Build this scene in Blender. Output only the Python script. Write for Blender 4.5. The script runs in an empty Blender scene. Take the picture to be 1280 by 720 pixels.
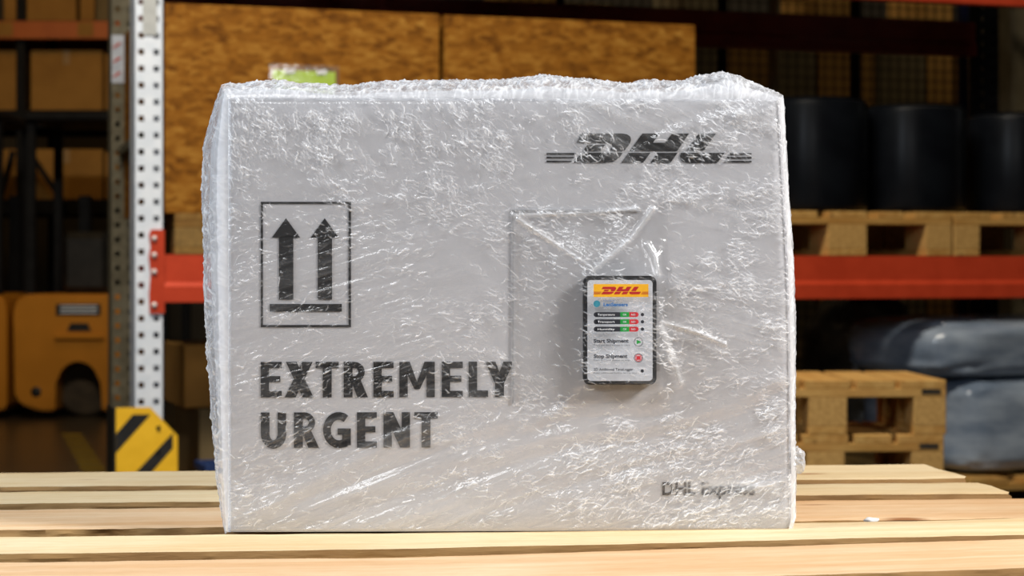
import bpy, bmesh, math, random
import numpy as np
from mathutils import Vector, Matrix

# ------------------------------------------------------------------ camera, world, lights, exposure
CAM_H = 0.865
FPX = 2560.0
HOR = 333.0
sc = bpy.context.scene
COL = sc.collection

cam_d = bpy.data.cameras.new('camera')
cam = bpy.data.objects.new('camera', cam_d)
COL.objects.link(cam)
cam.location = (0, 0, CAM_H)
cam.rotation_euler = (math.pi / 2, 0, 0)
cam_d.sensor_width = 36.0
cam_d.lens = 36.0 * FPX / 1280.0
cam_d.shift_y = -(360.0 - HOR) / 1280.0
cam_d.clip_start = 0.05
cam_d.dof.use_dof = True
cam_d.dof.focus_distance = 1.63
cam_d.dof.aperture_fstop = 12.5
sc.camera = cam

sc.view_settings.view_transform = 'Standard'
sc.view_settings.look = 'None'
sc.view_settings.gamma = 1.0
sc.view_settings.use_curve_mapping = False
sc.view_settings.exposure = 0.0

world = bpy.data.worlds.new('world')
sc.world = world
world.use_nodes = True
world.node_tree.nodes['Background'].inputs[0].default_value = (0.55, 0.62, 0.75, 1)
world.node_tree.nodes['Background'].inputs[1].default_value = 0.01


def area(name, loc, target, sx, sy, power, col, spread=180):
    d = bpy.data.lights.new(name, 'AREA')
    d.shape = 'RECTANGLE'
    d.size, d.size_y = sx, sy
    d.energy = power
    d.color = col
    d.spread = math.radians(spread)
    o = bpy.data.objects.new(name, d)
    COL.objects.link(o)
    o.location = loc
    o.rotation_euler = (Vector(target) - Vector(loc)).to_track_quat('-Z', 'Y').to_euler()
    return o


area('key_lamp', (2.1, 0.75, 2.35), (0.0, 1.66, 0.75), 0.65, 0.65, 42, (1.0, 0.98, 0.96), 110)
area('front_fill', (-1.0, -2.0, 2.7), (0.0, 1.64, 0.8), 1.5, 1.0, 9.5, (0.96, 0.98, 1.0), 90)  # added frontal fill, no visible source
area('left_daylight', (-2.7, 1.0, 2.5), (-0.3, 1.75, 0.75), 1.0, 1.2, 46, (0.80, 0.89, 1.0), 110)
area('aisle_lamp', (-0.8, 3.7, 5.0), (-0.7, 6.5, 1.1), 2.4, 0.4, 168, (1.0, 0.91, 0.76), 130)
area('rear_fill', (-2.6, 9.6, 4.9), (-3.0, 13.2, 2.3), 1.2, 0.5, 16, (1.0, 0.60, 0.17), 130)  # added warm fill for the far left background, source unseen
area('far_right_fill', (1.9, 9.0, 5.0), (2.2, 10.5, 1.2), 1.6, 0.4, 24, (1.0, 0.86, 0.6), 130)  # added fill for the boxes behind the fence, source unseen

random.seed(7)
PI = math.pi


# ------------------------------------------------------------------ helpers
def pt(px, py, y):
    """world point seen at pixel px,py at distance y"""
    return Vector(((px - 640) / FPX * y, y, CAM_H - (py - HOR) / FPX * y))


def nmat(name):
    m = bpy.data.materials.new(name)
    m.use_nodes = True
    nt = m.node_tree
    return m, nt, nt.nodes, nt.links, nt.nodes['Principled BSDF']


def pmat(name, c1, c2, scale=(8, 8, 8), rough=0.6, metal=0.0, bump=0.0, detail=4, spec=0.4, coat=0.0, lo=0.35, hi=0.65):
    """two-tone procedural noise material in object coordinates, offset per object"""
    m, nt, N, L, b = nmat(name)
    tc = N.new('ShaderNodeTexCoord')
    oi = N.new('ShaderNodeObjectInfo')
    mp = N.new('ShaderNodeMapping')
    mp.inputs['Scale'].default_value = scale
    ml = N.new('ShaderNodeVectorMath'); ml.operation = 'SCALE'
    ml.inputs[0].default_value = (37.0, 19.0, 53.0)
    L.new(oi.outputs['Random'], ml.inputs['Scale'])
    L.new(tc.outputs['Object'], mp.inputs['Vector'])
    L.new(ml.outputs[0], mp.inputs['Location'])
    nz = N.new('ShaderNodeTexNoise')
    nz.inputs['Scale'].default_value = 1.0
    nz.inputs['Detail'].default_value = detail
    L.new(mp.outputs[0], nz.inputs['Vector'])
    cr = N.new('ShaderNodeValToRGB')
    cr.color_ramp.elements[0].position = lo
    cr.color_ramp.elements[1].position = hi
    cr.color_ramp.elements[0].color = (*c1, 1)
    cr.color_ramp.elements[1].color = (*c2, 1)
    L.new(nz.outputs['Fac'], cr.inputs[0])
    L.new(cr.outputs[0], b.inputs['Base Color'])
    b.inputs['Roughness'].default_value = rough
    b.inputs['Metallic'].default_value = metal
    b.inputs['Specular IOR Level'].default_value = spec
    b.inputs['Coat Weight'].default_value = coat
    if bump:
        bp = N.new('ShaderNodeBump')
        bp.inputs['Strength'].default_value = bump
        bp.inputs['Distance'].default_value = 0.01
        L.new(nz.outputs['Fac'], bp.inputs['Height'])
        L.new(bp.outputs[0], b.inputs['Normal'])
    return m


def wood_mat(name, pale, mid, dark, fine=420.0, rough=0.75, tint=(0.90, 0.80, 0.70)):
    """sawn softwood: long grain along local X, fibres, a few knots"""
    m, nt, N, L, b = nmat(name)
    tc = N.new('ShaderNodeTexCoord'); oi = N.new('ShaderNodeObjectInfo')
    ml = N.new('ShaderNodeVectorMath'); ml.operation = 'SCALE'
    ml.inputs[0].default_value = (3.7, 9.1, 5.3)
    L.new(oi.outputs['Random'], ml.inputs['Scale'])
    ad = N.new('ShaderNodeVectorMath'); ad.operation = 'ADD'
    L.new(tc.outputs['Object'], ad.inputs[0]); L.new(ml.outputs[0], ad.inputs[1])

    def noise(scale, detail=3, dist=0.0):
        mp = N.new('ShaderNodeMapping'); mp.inputs['Scale'].default_value = scale
        L.new(ad.outputs[0], mp.inputs['Vector'])
        n = N.new('ShaderNodeTexNoise')
        n.inputs['Scale'].default_value = 1
        n.inputs['Detail'].default_value = detail
        n.inputs['Distortion'].default_value = dist
        L.new(mp.outputs[0], n.inputs['Vector'])
        return n
    g = noise((1.8, 42, 42), 4, 0.6)
    f = noise((45, fine, fine), 2)
    bl = noise((6, 9, 9), 3)
    cr = N.new('ShaderNodeValToRGB')
    e = cr.color_ramp.elements
    e[0].position = 0.30; e[0].color = (*mid, 1)
    e[1].position = 0.62; e[1].color = (*pale, 1)
    L.new(g.outputs['Fac'], cr.inputs[0])
    mx = N.new('ShaderNodeMix'); mx.data_type = 'RGBA'; mx.blend_type = 'MULTIPLY'
    r2 = N.new('ShaderNodeValToRGB')
    r2.color_ramp.elements[0].position = 0.3; r2.color_ramp.elements[0].color = (0.88, 0.84, 0.78, 1)
    r2.color_ramp.elements[1].position = 0.6; r2.color_ramp.elements[1].color = (1, 1, 1, 1)
    L.new(f.outputs['Fac'], r2.inputs[0])
    mx.inputs['Factor'].default_value = 0.8
    L.new(cr.outputs[0], mx.inputs['A']); L.new(r2.outputs[0], mx.inputs['B'])
    # blotches
    mx2 = N.new('ShaderNodeMix'); mx2.data_type = 'RGBA'; mx2.blend_type = 'MULTIPLY'
    r3 = N.new('ShaderNodeValToRGB')
    r3.color_ramp.elements[0].position = 0.30; r3.color_ramp.elements[0].color = (*tint, 1)
    r3.color_ramp.elements[1].position = 0.65; r3.color_ramp.elements[1].color = (1, 1, 1, 1)
    L.new(bl.outputs['Fac'], r3.inputs[0]); mx2.inputs['Factor'].default_value = 1.0
    L.new(mx.outputs['Result'], mx2.inputs['A']); L.new(r3.outputs[0], mx2.inputs['B'])
    # knots
    mp = N.new('ShaderNodeMapping'); mp.inputs['Scale'].default_value = (5.0, 14.0, 14.0)
    L.new(ad.outputs[0], mp.inputs['Vector'])
    vo = N.new('ShaderNodeTexVoronoi'); vo.inputs['Scale'].default_value = 1.0
    L.new(mp.outputs[0], vo.inputs['Vector'])
    r4 = N.new('ShaderNodeValToRGB')
    r4.color_ramp.elements[0].position = 0.05; r4.color_ramp.elements[0].color = (1, 1, 1, 1)
    r4.color_ramp.elements[1].position = 0.12; r4.color_ramp.elements[1].color = (0, 0, 0, 1)
    L.new(vo.outputs['Distance'], r4.inputs[0])
    mx3 = N.new('ShaderNodeMix'); mx3.data_type = 'RGBA'
    L.new(r4.outputs[0], mx3.inputs['Factor'])
    L.new(mx2.outputs['Result'], mx3.inputs['A']); mx3.inputs['B'].default_value = (*dark, 1)
    L.new(mx3.outputs['Result'], b.inputs['Base Color'])
    b.inputs['Roughness'].default_value = rough
    b.inputs['Specular IOR Level'].default_value = 0.25
    bp = N.new('ShaderNodeBump'); bp.inputs['Strength'].default_value = 0.5; bp.inputs['Distance'].default_value = 0.002
    L.new(f.outputs['Fac'], bp.inputs['Height']); L.new(bp.outputs[0], b.inputs['Normal'])
    return m


def osb_mat(name):
    m, nt, N, L, b = nmat(name)
    tc = N.new('ShaderNodeTexCoord')
    outs = []
    for rot, s in ((0.4, (24, 24, 62)), (-0.75, (27, 28, 60))):
        mp = N.new('ShaderNodeMapping'); mp.inputs['Scale'].default_value = s
        mp.inputs['Rotation'].default_value = (0, rot, 0)
        L.new(tc.outputs['Object'], mp.inputs['Vector'])
        nz = N.new('ShaderNodeTexNoise'); nz.inputs['Scale'].default_value = 0.5; nz.inputs['Detail'].default_value = 5
        nz.inputs['Distortion'].default_value = 1.5
        L.new(mp.outputs[0], nz.inputs['Vector'])
        vo = N.new('ShaderNodeTexVoronoi'); vo.inputs['Scale'].default_value = 1.0
        L.new(mp.outputs[0], vo.inputs['Vector'])
        sp = N.new('ShaderNodeSeparateColor'); L.new(vo.outputs['Color'], sp.inputs[0])
        a = N.new('ShaderNodeMath'); a.operation = 'ADD'
        L.new(sp.outputs[0], a.inputs[0]); L.new(nz.outputs['Fac'], a.inputs[1])
        outs.append(a)
    s = N.new('ShaderNodeMath'); s.operation = 'ADD'
    L.new(outs[0].outputs[0], s.inputs[0]); L.new(outs[1].outputs[0], s.inputs[1])
    h = N.new('ShaderNodeMath'); h.operation = 'MULTIPLY'; h.inputs[1].default_value = 0.25
    L.new(s.outputs[0], h.inputs[0])
    cr = N.new('ShaderNodeValToRGB')
    e = cr.color_ramp.elements
    e[0].position = 0.25; e[0].color = (0.105, 0.036, 0.003, 1)
    e[1].position = 0.78; e[1].color = (0.37, 0.18, 0.030, 1)
    k = e.new(0.5); k.color = (0.24, 0.092, 0.009, 1)
    L.new(h.outputs[0], cr.inputs[0])
    L.new(cr.outputs[0], b.inputs['Base Color'])
    b.inputs['Roughness'].default_value = 0.7; b.inputs['Specular IOR Level'].default_value = 0.12
    bp = N.new('ShaderNodeBump'); bp.inputs['Strength'].default_value = 0.4; bp.inputs['Distance'].default_value = 0.003
    L.new(h.outputs[0], bp.inputs['Height']); L.new(bp.outputs[0], b.inputs['Normal'])
    return m


M = {}
M['fresh_wood'] = wood_mat('fresh_pine', (0.76, 0.62, 0.40), (0.70, 0.52, 0.29), (0.34, 0.15, 0.055), tint=(0.93, 0.87, 0.78))
M['pink_wood'] = wood_mat('fresh_pink_pine', (0.74, 0.54, 0.34), (0.66, 0.41, 0.21), (0.30, 0.13, 0.05), tint=(0.92, 0.82, 0.72))
M['shaded_sawn_edge'] = wood_mat('shaded_rough_sawn_edge', (0.36, 0.22, 0.085), (0.20, 0.105, 0.035), (0.10, 0.045, 0.015), fine=300, tint=(0.7, 0.6, 0.5))  # sawn wood brown, with the shade on the board edges mixed into the colour
M['pallet_wood'] = wood_mat('weathered_pine', (0.58, 0.355, 0.115), (0.42, 0.225, 0.055), (0.14, 0.07, 0.025), fine=200)
M['chip_block'] = pmat('chip_block', (0.40, 0.225, 0.065), (0.54, 0.32, 0.10), (90, 90, 90), 0.85)
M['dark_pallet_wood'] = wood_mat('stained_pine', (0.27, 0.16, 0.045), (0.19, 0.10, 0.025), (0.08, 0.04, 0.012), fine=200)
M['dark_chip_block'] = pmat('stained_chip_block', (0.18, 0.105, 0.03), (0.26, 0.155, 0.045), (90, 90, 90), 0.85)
M['yellow_worn'] = pmat('worn_floor_yellow', (0.22, 0.13, 0.008), (0.40, 0.25, 0.015), (30, 30, 30), 0.6)
M['osb'] = osb_mat('strand_board')
M['zinc'] = pmat('galvanised_steel', (0.68, 0.75, 0.86), (0.78, 0.84, 0.94), (30, 30, 30), 0.42, 0.1)
M['zinc_shaded'] = pmat('shaded_galvanised', (0.12, 0.105, 0.07), (0.18, 0.16, 0.11), (30, 30, 30), 0.6, 0.3)  # same galvanised steel, darkness of the unlit rear parts put into the colour
M['zinc_plate'] = pmat('grey_label_plate', (0.40, 0.42, 0.43), (0.47, 0.49, 0.5), (30, 30, 30), 0.6)
M['red_paint'] = pmat('red_enamel', (0.44, 0.042, 0.014), (0.51, 0.052, 0.018), (14, 14, 14), 0.5, 0, 0, 3, 0.2)
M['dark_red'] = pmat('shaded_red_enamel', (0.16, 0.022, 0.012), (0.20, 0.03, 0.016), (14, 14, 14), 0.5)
M['rivet'] = pmat('zinc_rivet', (0.6, 0.55, 0.55), (0.75, 0.72, 0.72), (50, 50, 50), 0.4, 0.3)
M['yellow'] = pmat('yellow_enamel', (0.82, 0.47, 0.012), (0.90, 0.53, 0.02), (20, 20, 20), 0.45)
M['black_paint'] = pmat('black_enamel', (0.008, 0.008, 0.008), (0.016, 0.015, 0.014), (20, 20, 20), 0.5)
M['black_plastic'] = pmat('black_polythene', (0.003, 0.0035, 0.005), (0.005, 0.006, 0.008), (9, 9, 9), 0.30, 0, 0, 3, 0.13)
M['cardboard'] = pmat('brown_cardboard', (0.28, 0.135, 0.024), (0.36, 0.18, 0.036), (5, 5, 5), 0.8)
M['cardboard_olive'] = pmat('olive_cardboard', (0.13, 0.095, 0.045), (0.18, 0.13, 0.06), (5, 5, 5), 0.8)
M['tape'] = pmat('packing_tape', (0.30, 0.19, 0.08), (0.36, 0.22, 0.10), (30, 5, 5), 0.3)
M['orange'] = pmat('orange_enamel', (0.50, 0.19, 0.010), (0.56, 0.215, 0.014), (6, 6, 6), 0.4)
M['orange_beam'] = pmat('orange_beam_enamel', (0.42, 0.105, 0.018), (0.50, 0.13, 0.022), (6, 6, 6), 0.45)
M['rubber'] = pmat('tyre_rubber', (0.05, 0.035, 0.02), (0.08, 0.055, 0.03), (12, 12, 12), 0.8)
M['steel_dark'] = pmat('dark_steel', (0.005, 0.005, 0.006), (0.009, 0.009, 0.010), (12, 12, 12), 0.6, 0.0, 0, 3, 0.15)
M['blue_paint'] = pmat('blue_enamel', (0.006, 0.009, 0.045), (0.01, 0.014, 0.06), (12, 12, 12), 0.5)
M['blue_plastic'] = pmat('blue_plastic', (0.008, 0.025, 0.10), (0.012, 0.035, 0.13), (12, 12, 12), 0.5)
M['cream'] = pmat('cream_paint', (0.26, 0.21, 0.12), (0.33, 0.27, 0.16), (12, 12, 12), 0.6)
M['wrap_grey'] = pmat('grey_film_wrap', (0.14, 0.18, 0.245), (0.31, 0.36, 0.43), (5, 5, 14), 0.22, 0, 0.25, 5, 0.6, 0.3)
M['wrap_dark'] = pmat('dark_film_wrap', (0.030, 0.028, 0.024), (0.10, 0.085, 0.065), (6, 6, 12), 0.25, 0, 0.3, 5, 0.6)
M['carton_white'] = pmat('white_carton_board', (0.61, 0.605, 0.62), (0.65, 0.645, 0.66), (6, 6, 6), 0.75)
M['ink'] = pmat('black_print', (0.012, 0.011, 0.011), (0.018, 0.016, 0.016), (80, 80, 80), 0.6)
M['ink_faded'] = pmat('grey_print', (0.03, 0.028, 0.03), (0.05, 0.045, 0.048), (80, 80, 80), 0.6)
M['bezel'] = pmat('black_bezel', (0.012, 0.012, 0.014), (0.02, 0.02, 0.022), (60, 60, 60), 0.45)
M['screen'] = pmat('white_panel', (0.76, 0.79, 0.84), (0.79, 0.82, 0.87), (30, 30, 30), 0.4)
M['banner'] = pmat('yellow_print', (0.78, 0.38, 0.012), (0.84, 0.44, 0.02), (60, 60, 60), 0.5)
M['red_print'] = pmat('red_print', (0.42, 0.015, 0.02), (0.46, 0.02, 0.025), (60, 60, 60), 0.5)
M['green_print'] = pmat('green_print', (0.01, 0.26, 0.04), (0.015, 0.30, 0.05), (60, 60, 60), 0.5)
M['signal_red'] = pmat('signal_red_print', (0.55, 0.03, 0.04), (0.60, 0.04, 0.05), (60, 60, 60), 0.5)
M['blue_print'] = pmat('blue_print', (0.02, 0.13, 0.36), (0.03, 0.15, 0.40), (60, 60, 60), 0.5)
M['teal_print'] = pmat('teal_print', (0.03, 0.20, 0.28), (0.05, 0.28, 0.36), (400, 400, 400), 0.5)
M['white_print'] = pmat('white_print', (0.70, 0.72, 0.75), (0.74, 0.76, 0.79), (60, 60, 60), 0.5)
M['dark_print'] = pmat('dark_grey_print', (0.022, 0.024, 0.032), (0.03, 0.032, 0.042), (60, 60, 60), 0.5)
M['lime'] = pmat('lime_paper', (0.40, 0.62, 0.006), (0.46, 0.68, 0.01), (8, 8, 8), 0.6)
M['paster'] = pmat('white_scrap', (0.75, 0.74, 0.72), (0.85, 0.84, 0.82), (200, 200, 200), 0.8)
M['concrete'] = pmat('grey_concrete', (0.040, 0.030, 0.018), (0.060, 0.046, 0.028), (0.9, 0.9, 0.9), 0.30, 0, 0, 6)
M['wall'] = pmat('dim_wall_paint', (0.09, 0.075, 0.055), (0.11, 0.09, 0.065), (0.7, 0.7, 0.7), 0.8)
M['red_white_white'] = pmat('white_sticker', (0.40, 0.43, 0.50), (0.50, 0.53, 0.60), (30, 30, 30), 0.5)

_cache = {}


def mesh_from(name, v, f, m, smooth=False):
    me = bpy.data.meshes.new(name)
    me.from_pydata([tuple(p) for p in v], [], f)
    me.materials.append(m)
    if smooth:
        me.polygons.foreach_set('use_smooth', [True] * len(me.polygons))
    me.update()
    return me


def link(name, me, parent=None, loc=(0, 0, 0), rot=(0, 0, 0)):
    o = bpy.data.objects.new(name, me)
    COL.objects.link(o)
    o.location = loc
    o.rotation_euler = rot
    if parent:
        o.parent = parent
    return o


def bm_mesh(name, bm, m, smooth=False):
    bmesh.ops.recalc_face_normals(bm, faces=bm.faces[:])
    me = bpy.data.meshes.new(name)
    bm.to_mesh(me); bm.free()
    me.materials.append(m)
    if smooth:
        me.polygons.foreach_set('use_smooth', [True] * len(me.polygons))
    return me


def add_box(bm, lo, hi):
    vs = [bm.verts.new((x, y, z)) for x in (lo[0], hi[0]) for y in (lo[1], hi[1]) for z in (lo[2], hi[2])]
    for q in ((0, 1, 3, 2), (4, 6, 7, 5), (0, 4, 5, 1), (2, 3, 7, 6), (0, 2, 6, 4), (1, 5, 7, 3)):
        bm.faces.new([vs[i] for i in q])


def box_me(key, sx, sy, sz, bev=0.003):
    """bevelled box, base centred at origin; cached"""
    k = (key, round(sx, 4), round(sy, 4), round(sz, 4), bev)
    if k not in _cache:
        bm = bmesh.new()
        add_box(bm, (-sx / 2, -sy / 2, 0), (sx / 2, sy / 2, sz))
        if bev:
            bmesh.ops.bevel(bm, geom=bm.edges[:], offset=bev, segments=1, affect='EDGES')
        _cache[k] = bm_mesh(key, bm, M[key])
    return _cache[k]


def box(name, key, sx, sy, sz, loc, parent=None, rot=(0, 0, 0), bev=0.003):
    return link(name, box_me(key, sx, sy, sz, bev), parent, loc, rot)


def prism_me(key, pts, depth, bev=0.0, axis='y'):
    """polygon in (x,z) extruded along +y"""
    bm = bmesh.new()
    a = [bm.verts.new((x, 0, z)) for x, z in pts]
    c = [bm.verts.new((x, depth, z)) for x, z in pts]
    n = len(pts)
    bm.faces.new(a); bm.faces.new(c[::-1])
    for i in range(n):
        bm.faces.new((a[i], c[i], c[(i + 1) % n], a[(i + 1) % n]))
    if bev:
        bmesh.ops.bevel(bm, geom=bm.edges[:], offset=bev, segments=2, affect='EDGES')
    return bm_mesh(key, bm, M[key])


def lathe_me(key, prof, seg=40):
    v, f = [], []
    n = len(prof)
    for i in range(seg):
        a = 2 * PI * i / seg
        for r, z in prof:
            v.append((r * math.cos(a), r * math.sin(a), z))
    for i in range(seg):
        j = (i + 1) % seg
        for k in range(n - 1):
            f.append((i * n + k, j * n + k, j * n + k + 1, i * n + k + 1))
    me = mesh_from(key, v, f, M[key], True)
    me.set_sharp_from_angle(angle=math.radians(35))
    return me


def thing(name, label, cat, loc=(0, 0, 0), rz=0.0, group=None):
    o = bpy.data.objects.new(name, None)
    COL.objects.link(o)
    o.empty_display_size = 0.05
    o.location = loc
    o.rotation_euler = (0, 0, rz)
    o['label'] = label; o['category'] = cat
    if group:
        o['group'] = group
    return o


def tag(o, label, cat, group=None):
    o['label'] = label; o['category'] = cat
    if group:
        o['group'] = group
    return o


def copy_tree(o, parent=None):
    c = o.copy()
    COL.objects.link(c)
    if parent:
        c.parent = parent
    for ch in list(o.children):
        copy_tree(ch, c)
    return c


def struct(o):
    o['kind'] = 'structure'
    return o


# value noise for modelling in numpy
_rng = np.random.default_rng(11)
_tab = _rng.random((256, 256))


def vnoise(x, y, seed=0):
    x = np.asarray(x, float) + seed * 17.31; y = np.asarray(y, float) + seed * 7.77
    xi = np.floor(x).astype(int); yi = np.floor(y).astype(int)
    fx = x - xi; fy = y - yi
    fx = fx * fx * (3 - 2 * fx); fy = fy * fy * (3 - 2 * fy)
    g = lambda i, j: _tab[i & 255, j & 255]
    return ((g(xi, yi) * (1 - fx) + g(xi + 1, yi) * fx) * (1 - fy) + (g(xi, yi + 1) * (1 - fx) + g(xi + 1, yi + 1) * fx) * fy)


def fbm(x, y, seed=0, oct=4):
    s = 0; a = 0.5
    for k in range(oct):
        s = s + a * vnoise(x * 2 ** k, y * 2 ** k, seed + k * 3)
        a *= 0.5
    return s / (1 - 0.5 ** oct)


def rot_noise(X, Y, ang, lu, lv, seed=0, oct=3):
    """noise stretched along direction ang (degrees, y down), lengths lu along and lv across"""
    a = math.radians(ang)
    u = X * math.cos(a) + Y * math.sin(a); v = -X * math.sin(a) + Y * math.cos(a)
    return fbm(u / lu, v / lv, seed, oct)


# ------------------------------------------------------------------ room shell
def slab(name, key, lo, hi):
    bm = bmesh.new(); add_box(bm, lo, hi)
    return struct(link(name, bm_mesh(name, bm, M[key])))


floor = slab('floor', 'concrete', (-9, -5, -0.1), (9, 17, 0))
slab('ceiling', 'wall', (-9, -5, 7.0), (9, 17, 7.1))
slab('wall_back', 'wall', (-9, 17, 0), (9, 17.1, 7))
slab('wall_front', 'wall', (-9, -5.1, 0), (9, -5, 7))
slab('wall_left', 'wall', (-9.1, -5, 0), (-9, 17, 7))
slab('wall_right', 'wall', (9, -5, 0), (9.1, 17, 7))

# yellow floor marking left of the rack, a chain of short dashes painted on the floor
pa, pb = Vector((-2.28, 10.6, 0)), Vector((-1.70, 8.4, 0))
nd = 9
dirv = (pb - pa).normalized(); side = Vector((-dirv.y, dirv.x, 0)) * 0.05
for i in range(nd):
    a = pa.lerp(pb, i / nd); b2 = pa.lerp(pb, (i + 0.55) / nd)
    sk = dirv * 0.03
    me = mesh_from('floor_dash', [a + side + sk, a - side - sk, b2 - side - sk, b2 + side + sk, ], [(0, 1, 2, 3)], M['yellow_worn'])
    o = link('floor_dash', me, floor, (0, 0, 0.001))

# ------------------------------------------------------------------ pallets


def plank_me(L, w, t, seed, wane=0.004, warp=0.0, key='fresh_wood', endrag=0.006):
    """sawn plank with uneven edges, bark wane on the front arris and ragged ends; base at z=0, centred"""
    ns = 160
    xs = np.linspace(-L / 2, L / 2, ns)
    prof = [(-w / 2, 0.0), (-w / 2, t * 0.45), (-w / 2, t * 0.85), (-w / 2 + 0.002, t), (-w / 2 + 0.012, t), (-w / 6, t), (w / 6, t), (w / 2 - 0.012, t),
            (w / 2 - 0.002, t), (w / 2, t * 0.85), (w / 2, t * 0.45), (w / 2, 0)]
    n = len(prof)
    V = np.zeros((ns, n, 3))
    for k, (py, pz) in enumerate(prof):
        V[:, k, 0] = xs
        V[:, k, 1] = py
        V[:, k, 2] = pz
        if k < 4:
            big = np.clip(fbm(xs * 5, xs * 0 + 3, seed, 2) - 0.45, 0, 1) * wane * 6
            jit = (fbm(xs * 60, xs * 0 + k * 2.3, seed + 5, 4) - 0.5) * wane * 1.3
            V[:, k, 1] += jit + (big if k >= 2 else big * 0.3) * (1 if k < 3 else 1)
            if k == 3:
                V[:, k, 2] -= big * 0.25
        elif k > 7:
            V[:, k, 1] += (fbm(xs * 30, xs * 0 + k, seed + 9, 3) - 0.5) * wane
        V[:, k, 2] += (fbm(xs * 22, xs * 0 + k * 1.1, seed + 2, 3) - 0.5) * 0.0010
    V[:, :, 2] += (warp * np.clip(xs / (L / 2), 0, 1) ** 1.0)[:, None]
    V[0, :, 0] += (fbm(np.arange(n) * 0.9, np.zeros(n), seed + 1) - 0.5) * endrag
    V[-1, :, 0] += (fbm(np.arange(n) * 0.9, np.zeros(n), seed + 7) - 0.5) * endrag * 2
    f = []
    for i in range(ns - 1):
        for k in range(n):
            k2 = (k + 1) % n
            f.append((i * n + k, i * n + k2, (i + 1) * n + k2, (i + 1) * n + k))
    f.append(tuple(range(n))[::-1]); f.append(tuple((ns - 1) * n + k for k in range(n)))
    me = mesh_from('deck_board', V.reshape(-1, 3), f, M[key], True)
    me.materials.append(M['shaded_sawn_edge'])  # edge faces: rough sawn wood plus shade painted in
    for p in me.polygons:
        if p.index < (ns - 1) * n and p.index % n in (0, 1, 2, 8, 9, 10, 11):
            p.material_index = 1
    me.set_sharp_from_angle(angle=math.radians(40))
    return me


def pallet_parts(p, L, W, H, wkey, bkey, rows=None, boards=None, skip_deck=False):
    """L along local x; boards run along x, three block rows across y"""
    t = 0.022
    bh = H - 3 * t
    rows = rows or (0.1, 0.145, 0.1)
    boards = boards or (0.145, 0.1, 0.145, 0.1, 0.145)
    ys = (-W / 2 + rows[0] / 2, 0, W / 2 - rows[2] / 2)
    bl = 0.145 if L > 0.5 else 0.10
    xs = (-L / 2 + bl / 2, 0, L / 2 - bl / 2)
    for y, w in zip(ys, rows):
        box('bottom_board', wkey, L, w, t, (0, y, 0), p, bev=0.002)
        for x in xs:
            box('block', bkey, bl, w, bh, (x, y, t), p, bev=0.002)
    for x in xs:
        box('stringer_board', wkey, W, bl, t, (x, 0, t + bh), p, (0, 0, PI / 2), 0.002)
    gap = (W - sum(boards)) / (len(boards) - 1)
    y = -W / 2
    centres = []
    for w in boards:
        centres.append((y + w / 2, w)); y += w + gap
    if not skip_deck:
        for yc, w in centres:
            box('deck_board', wkey, L, w, t, (0, yc, 2 * t + bh), p, bev=0.002)
    return centres, 2 * t + bh


# foreground pallet, stack of four, the top one seen
TH = math.atan(0.094)
TOP = CAM_H - 0.2133
PH = TOP / 4
uf = Vector((math.cos(TH), math.sin(TH), 0)); nf = Vector((-math.sin(TH), math.cos(TH), 0))
corner = pt(1156, 580, 2.21); corner.z = 0
pc = corner - uf * 0.6 - nf * 0.4
pal = thing('wooden_pallet', 'fresh pale pine pallet in the foreground carrying the film-wrapped white carton', 'pallet', (pc.x, pc.y, 3 * PH), TH)
cen, zt = pallet_parts(pal, 1.2, 0.8, PH, 'fresh_wood', 'chip_block', skip_deck=True)
for i, (yc, w) in enumerate(cen):
    # i = 0 nearest the camera
    dx = [0.012, 0.0, 0.004, -0.002, 0.0][i]
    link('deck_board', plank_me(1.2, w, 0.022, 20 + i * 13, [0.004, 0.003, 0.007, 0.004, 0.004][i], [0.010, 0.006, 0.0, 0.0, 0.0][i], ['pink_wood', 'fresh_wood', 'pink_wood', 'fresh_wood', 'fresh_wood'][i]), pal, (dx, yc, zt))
low = thing('wooden_pallet', 'pine pallet stacked beneath the foreground pallet', 'pallet', (pc.x, pc.y, 2 * PH), TH, 'pallets stacked under the foreground pallet')
pallet_parts(low, 1.2, 0.8, PH, 'fresh_wood', 'chip_block')
for k in (1, 0):
    c = copy_tree(low); c.location = (pc.x, pc.y, k * PH)

# white scrap on the pallet right of the carton
sp_ = pt(1089, 655, 1.70); 
bm = bmesh.new()
bmesh.ops.create_icosphere(bm, subdivisions=2, radius=0.0032)
rr = random.Random(3)
for v in bm.verts:
    v.co *= 0.7 + 0.6 * rr.random()
    v.co.x *= 1.8; v.co.z *= 0.8
scrap = tag(link('paper_scrap', bm_mesh('paper_scrap', bm, M['paster'], True), None, (sp_.x, sp_.y, TOP + 0.0025)),
            'tiny crumpled white scrap lying on the pallet boards right of the carton', 'scrap')

# ------------------------------------------------------------------ the wrapped carton
BZ = 1.63
S = BZ / FPX                      # metres per pixel on the carton's front
BH = 546 * S
BD = 0.31
BTH = math.radians(1.4)
b0 = Vector(((285 - 640) * S, BZ, TOP))
parcel = thing('wrapped_carton', 'white shipping carton wrapped in clear stretch film standing on the foreground pallet', 'carton', b0, BTH)


def bx(px): return (px - 285) * S
def bz(py): return (668 - py) * S


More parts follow.
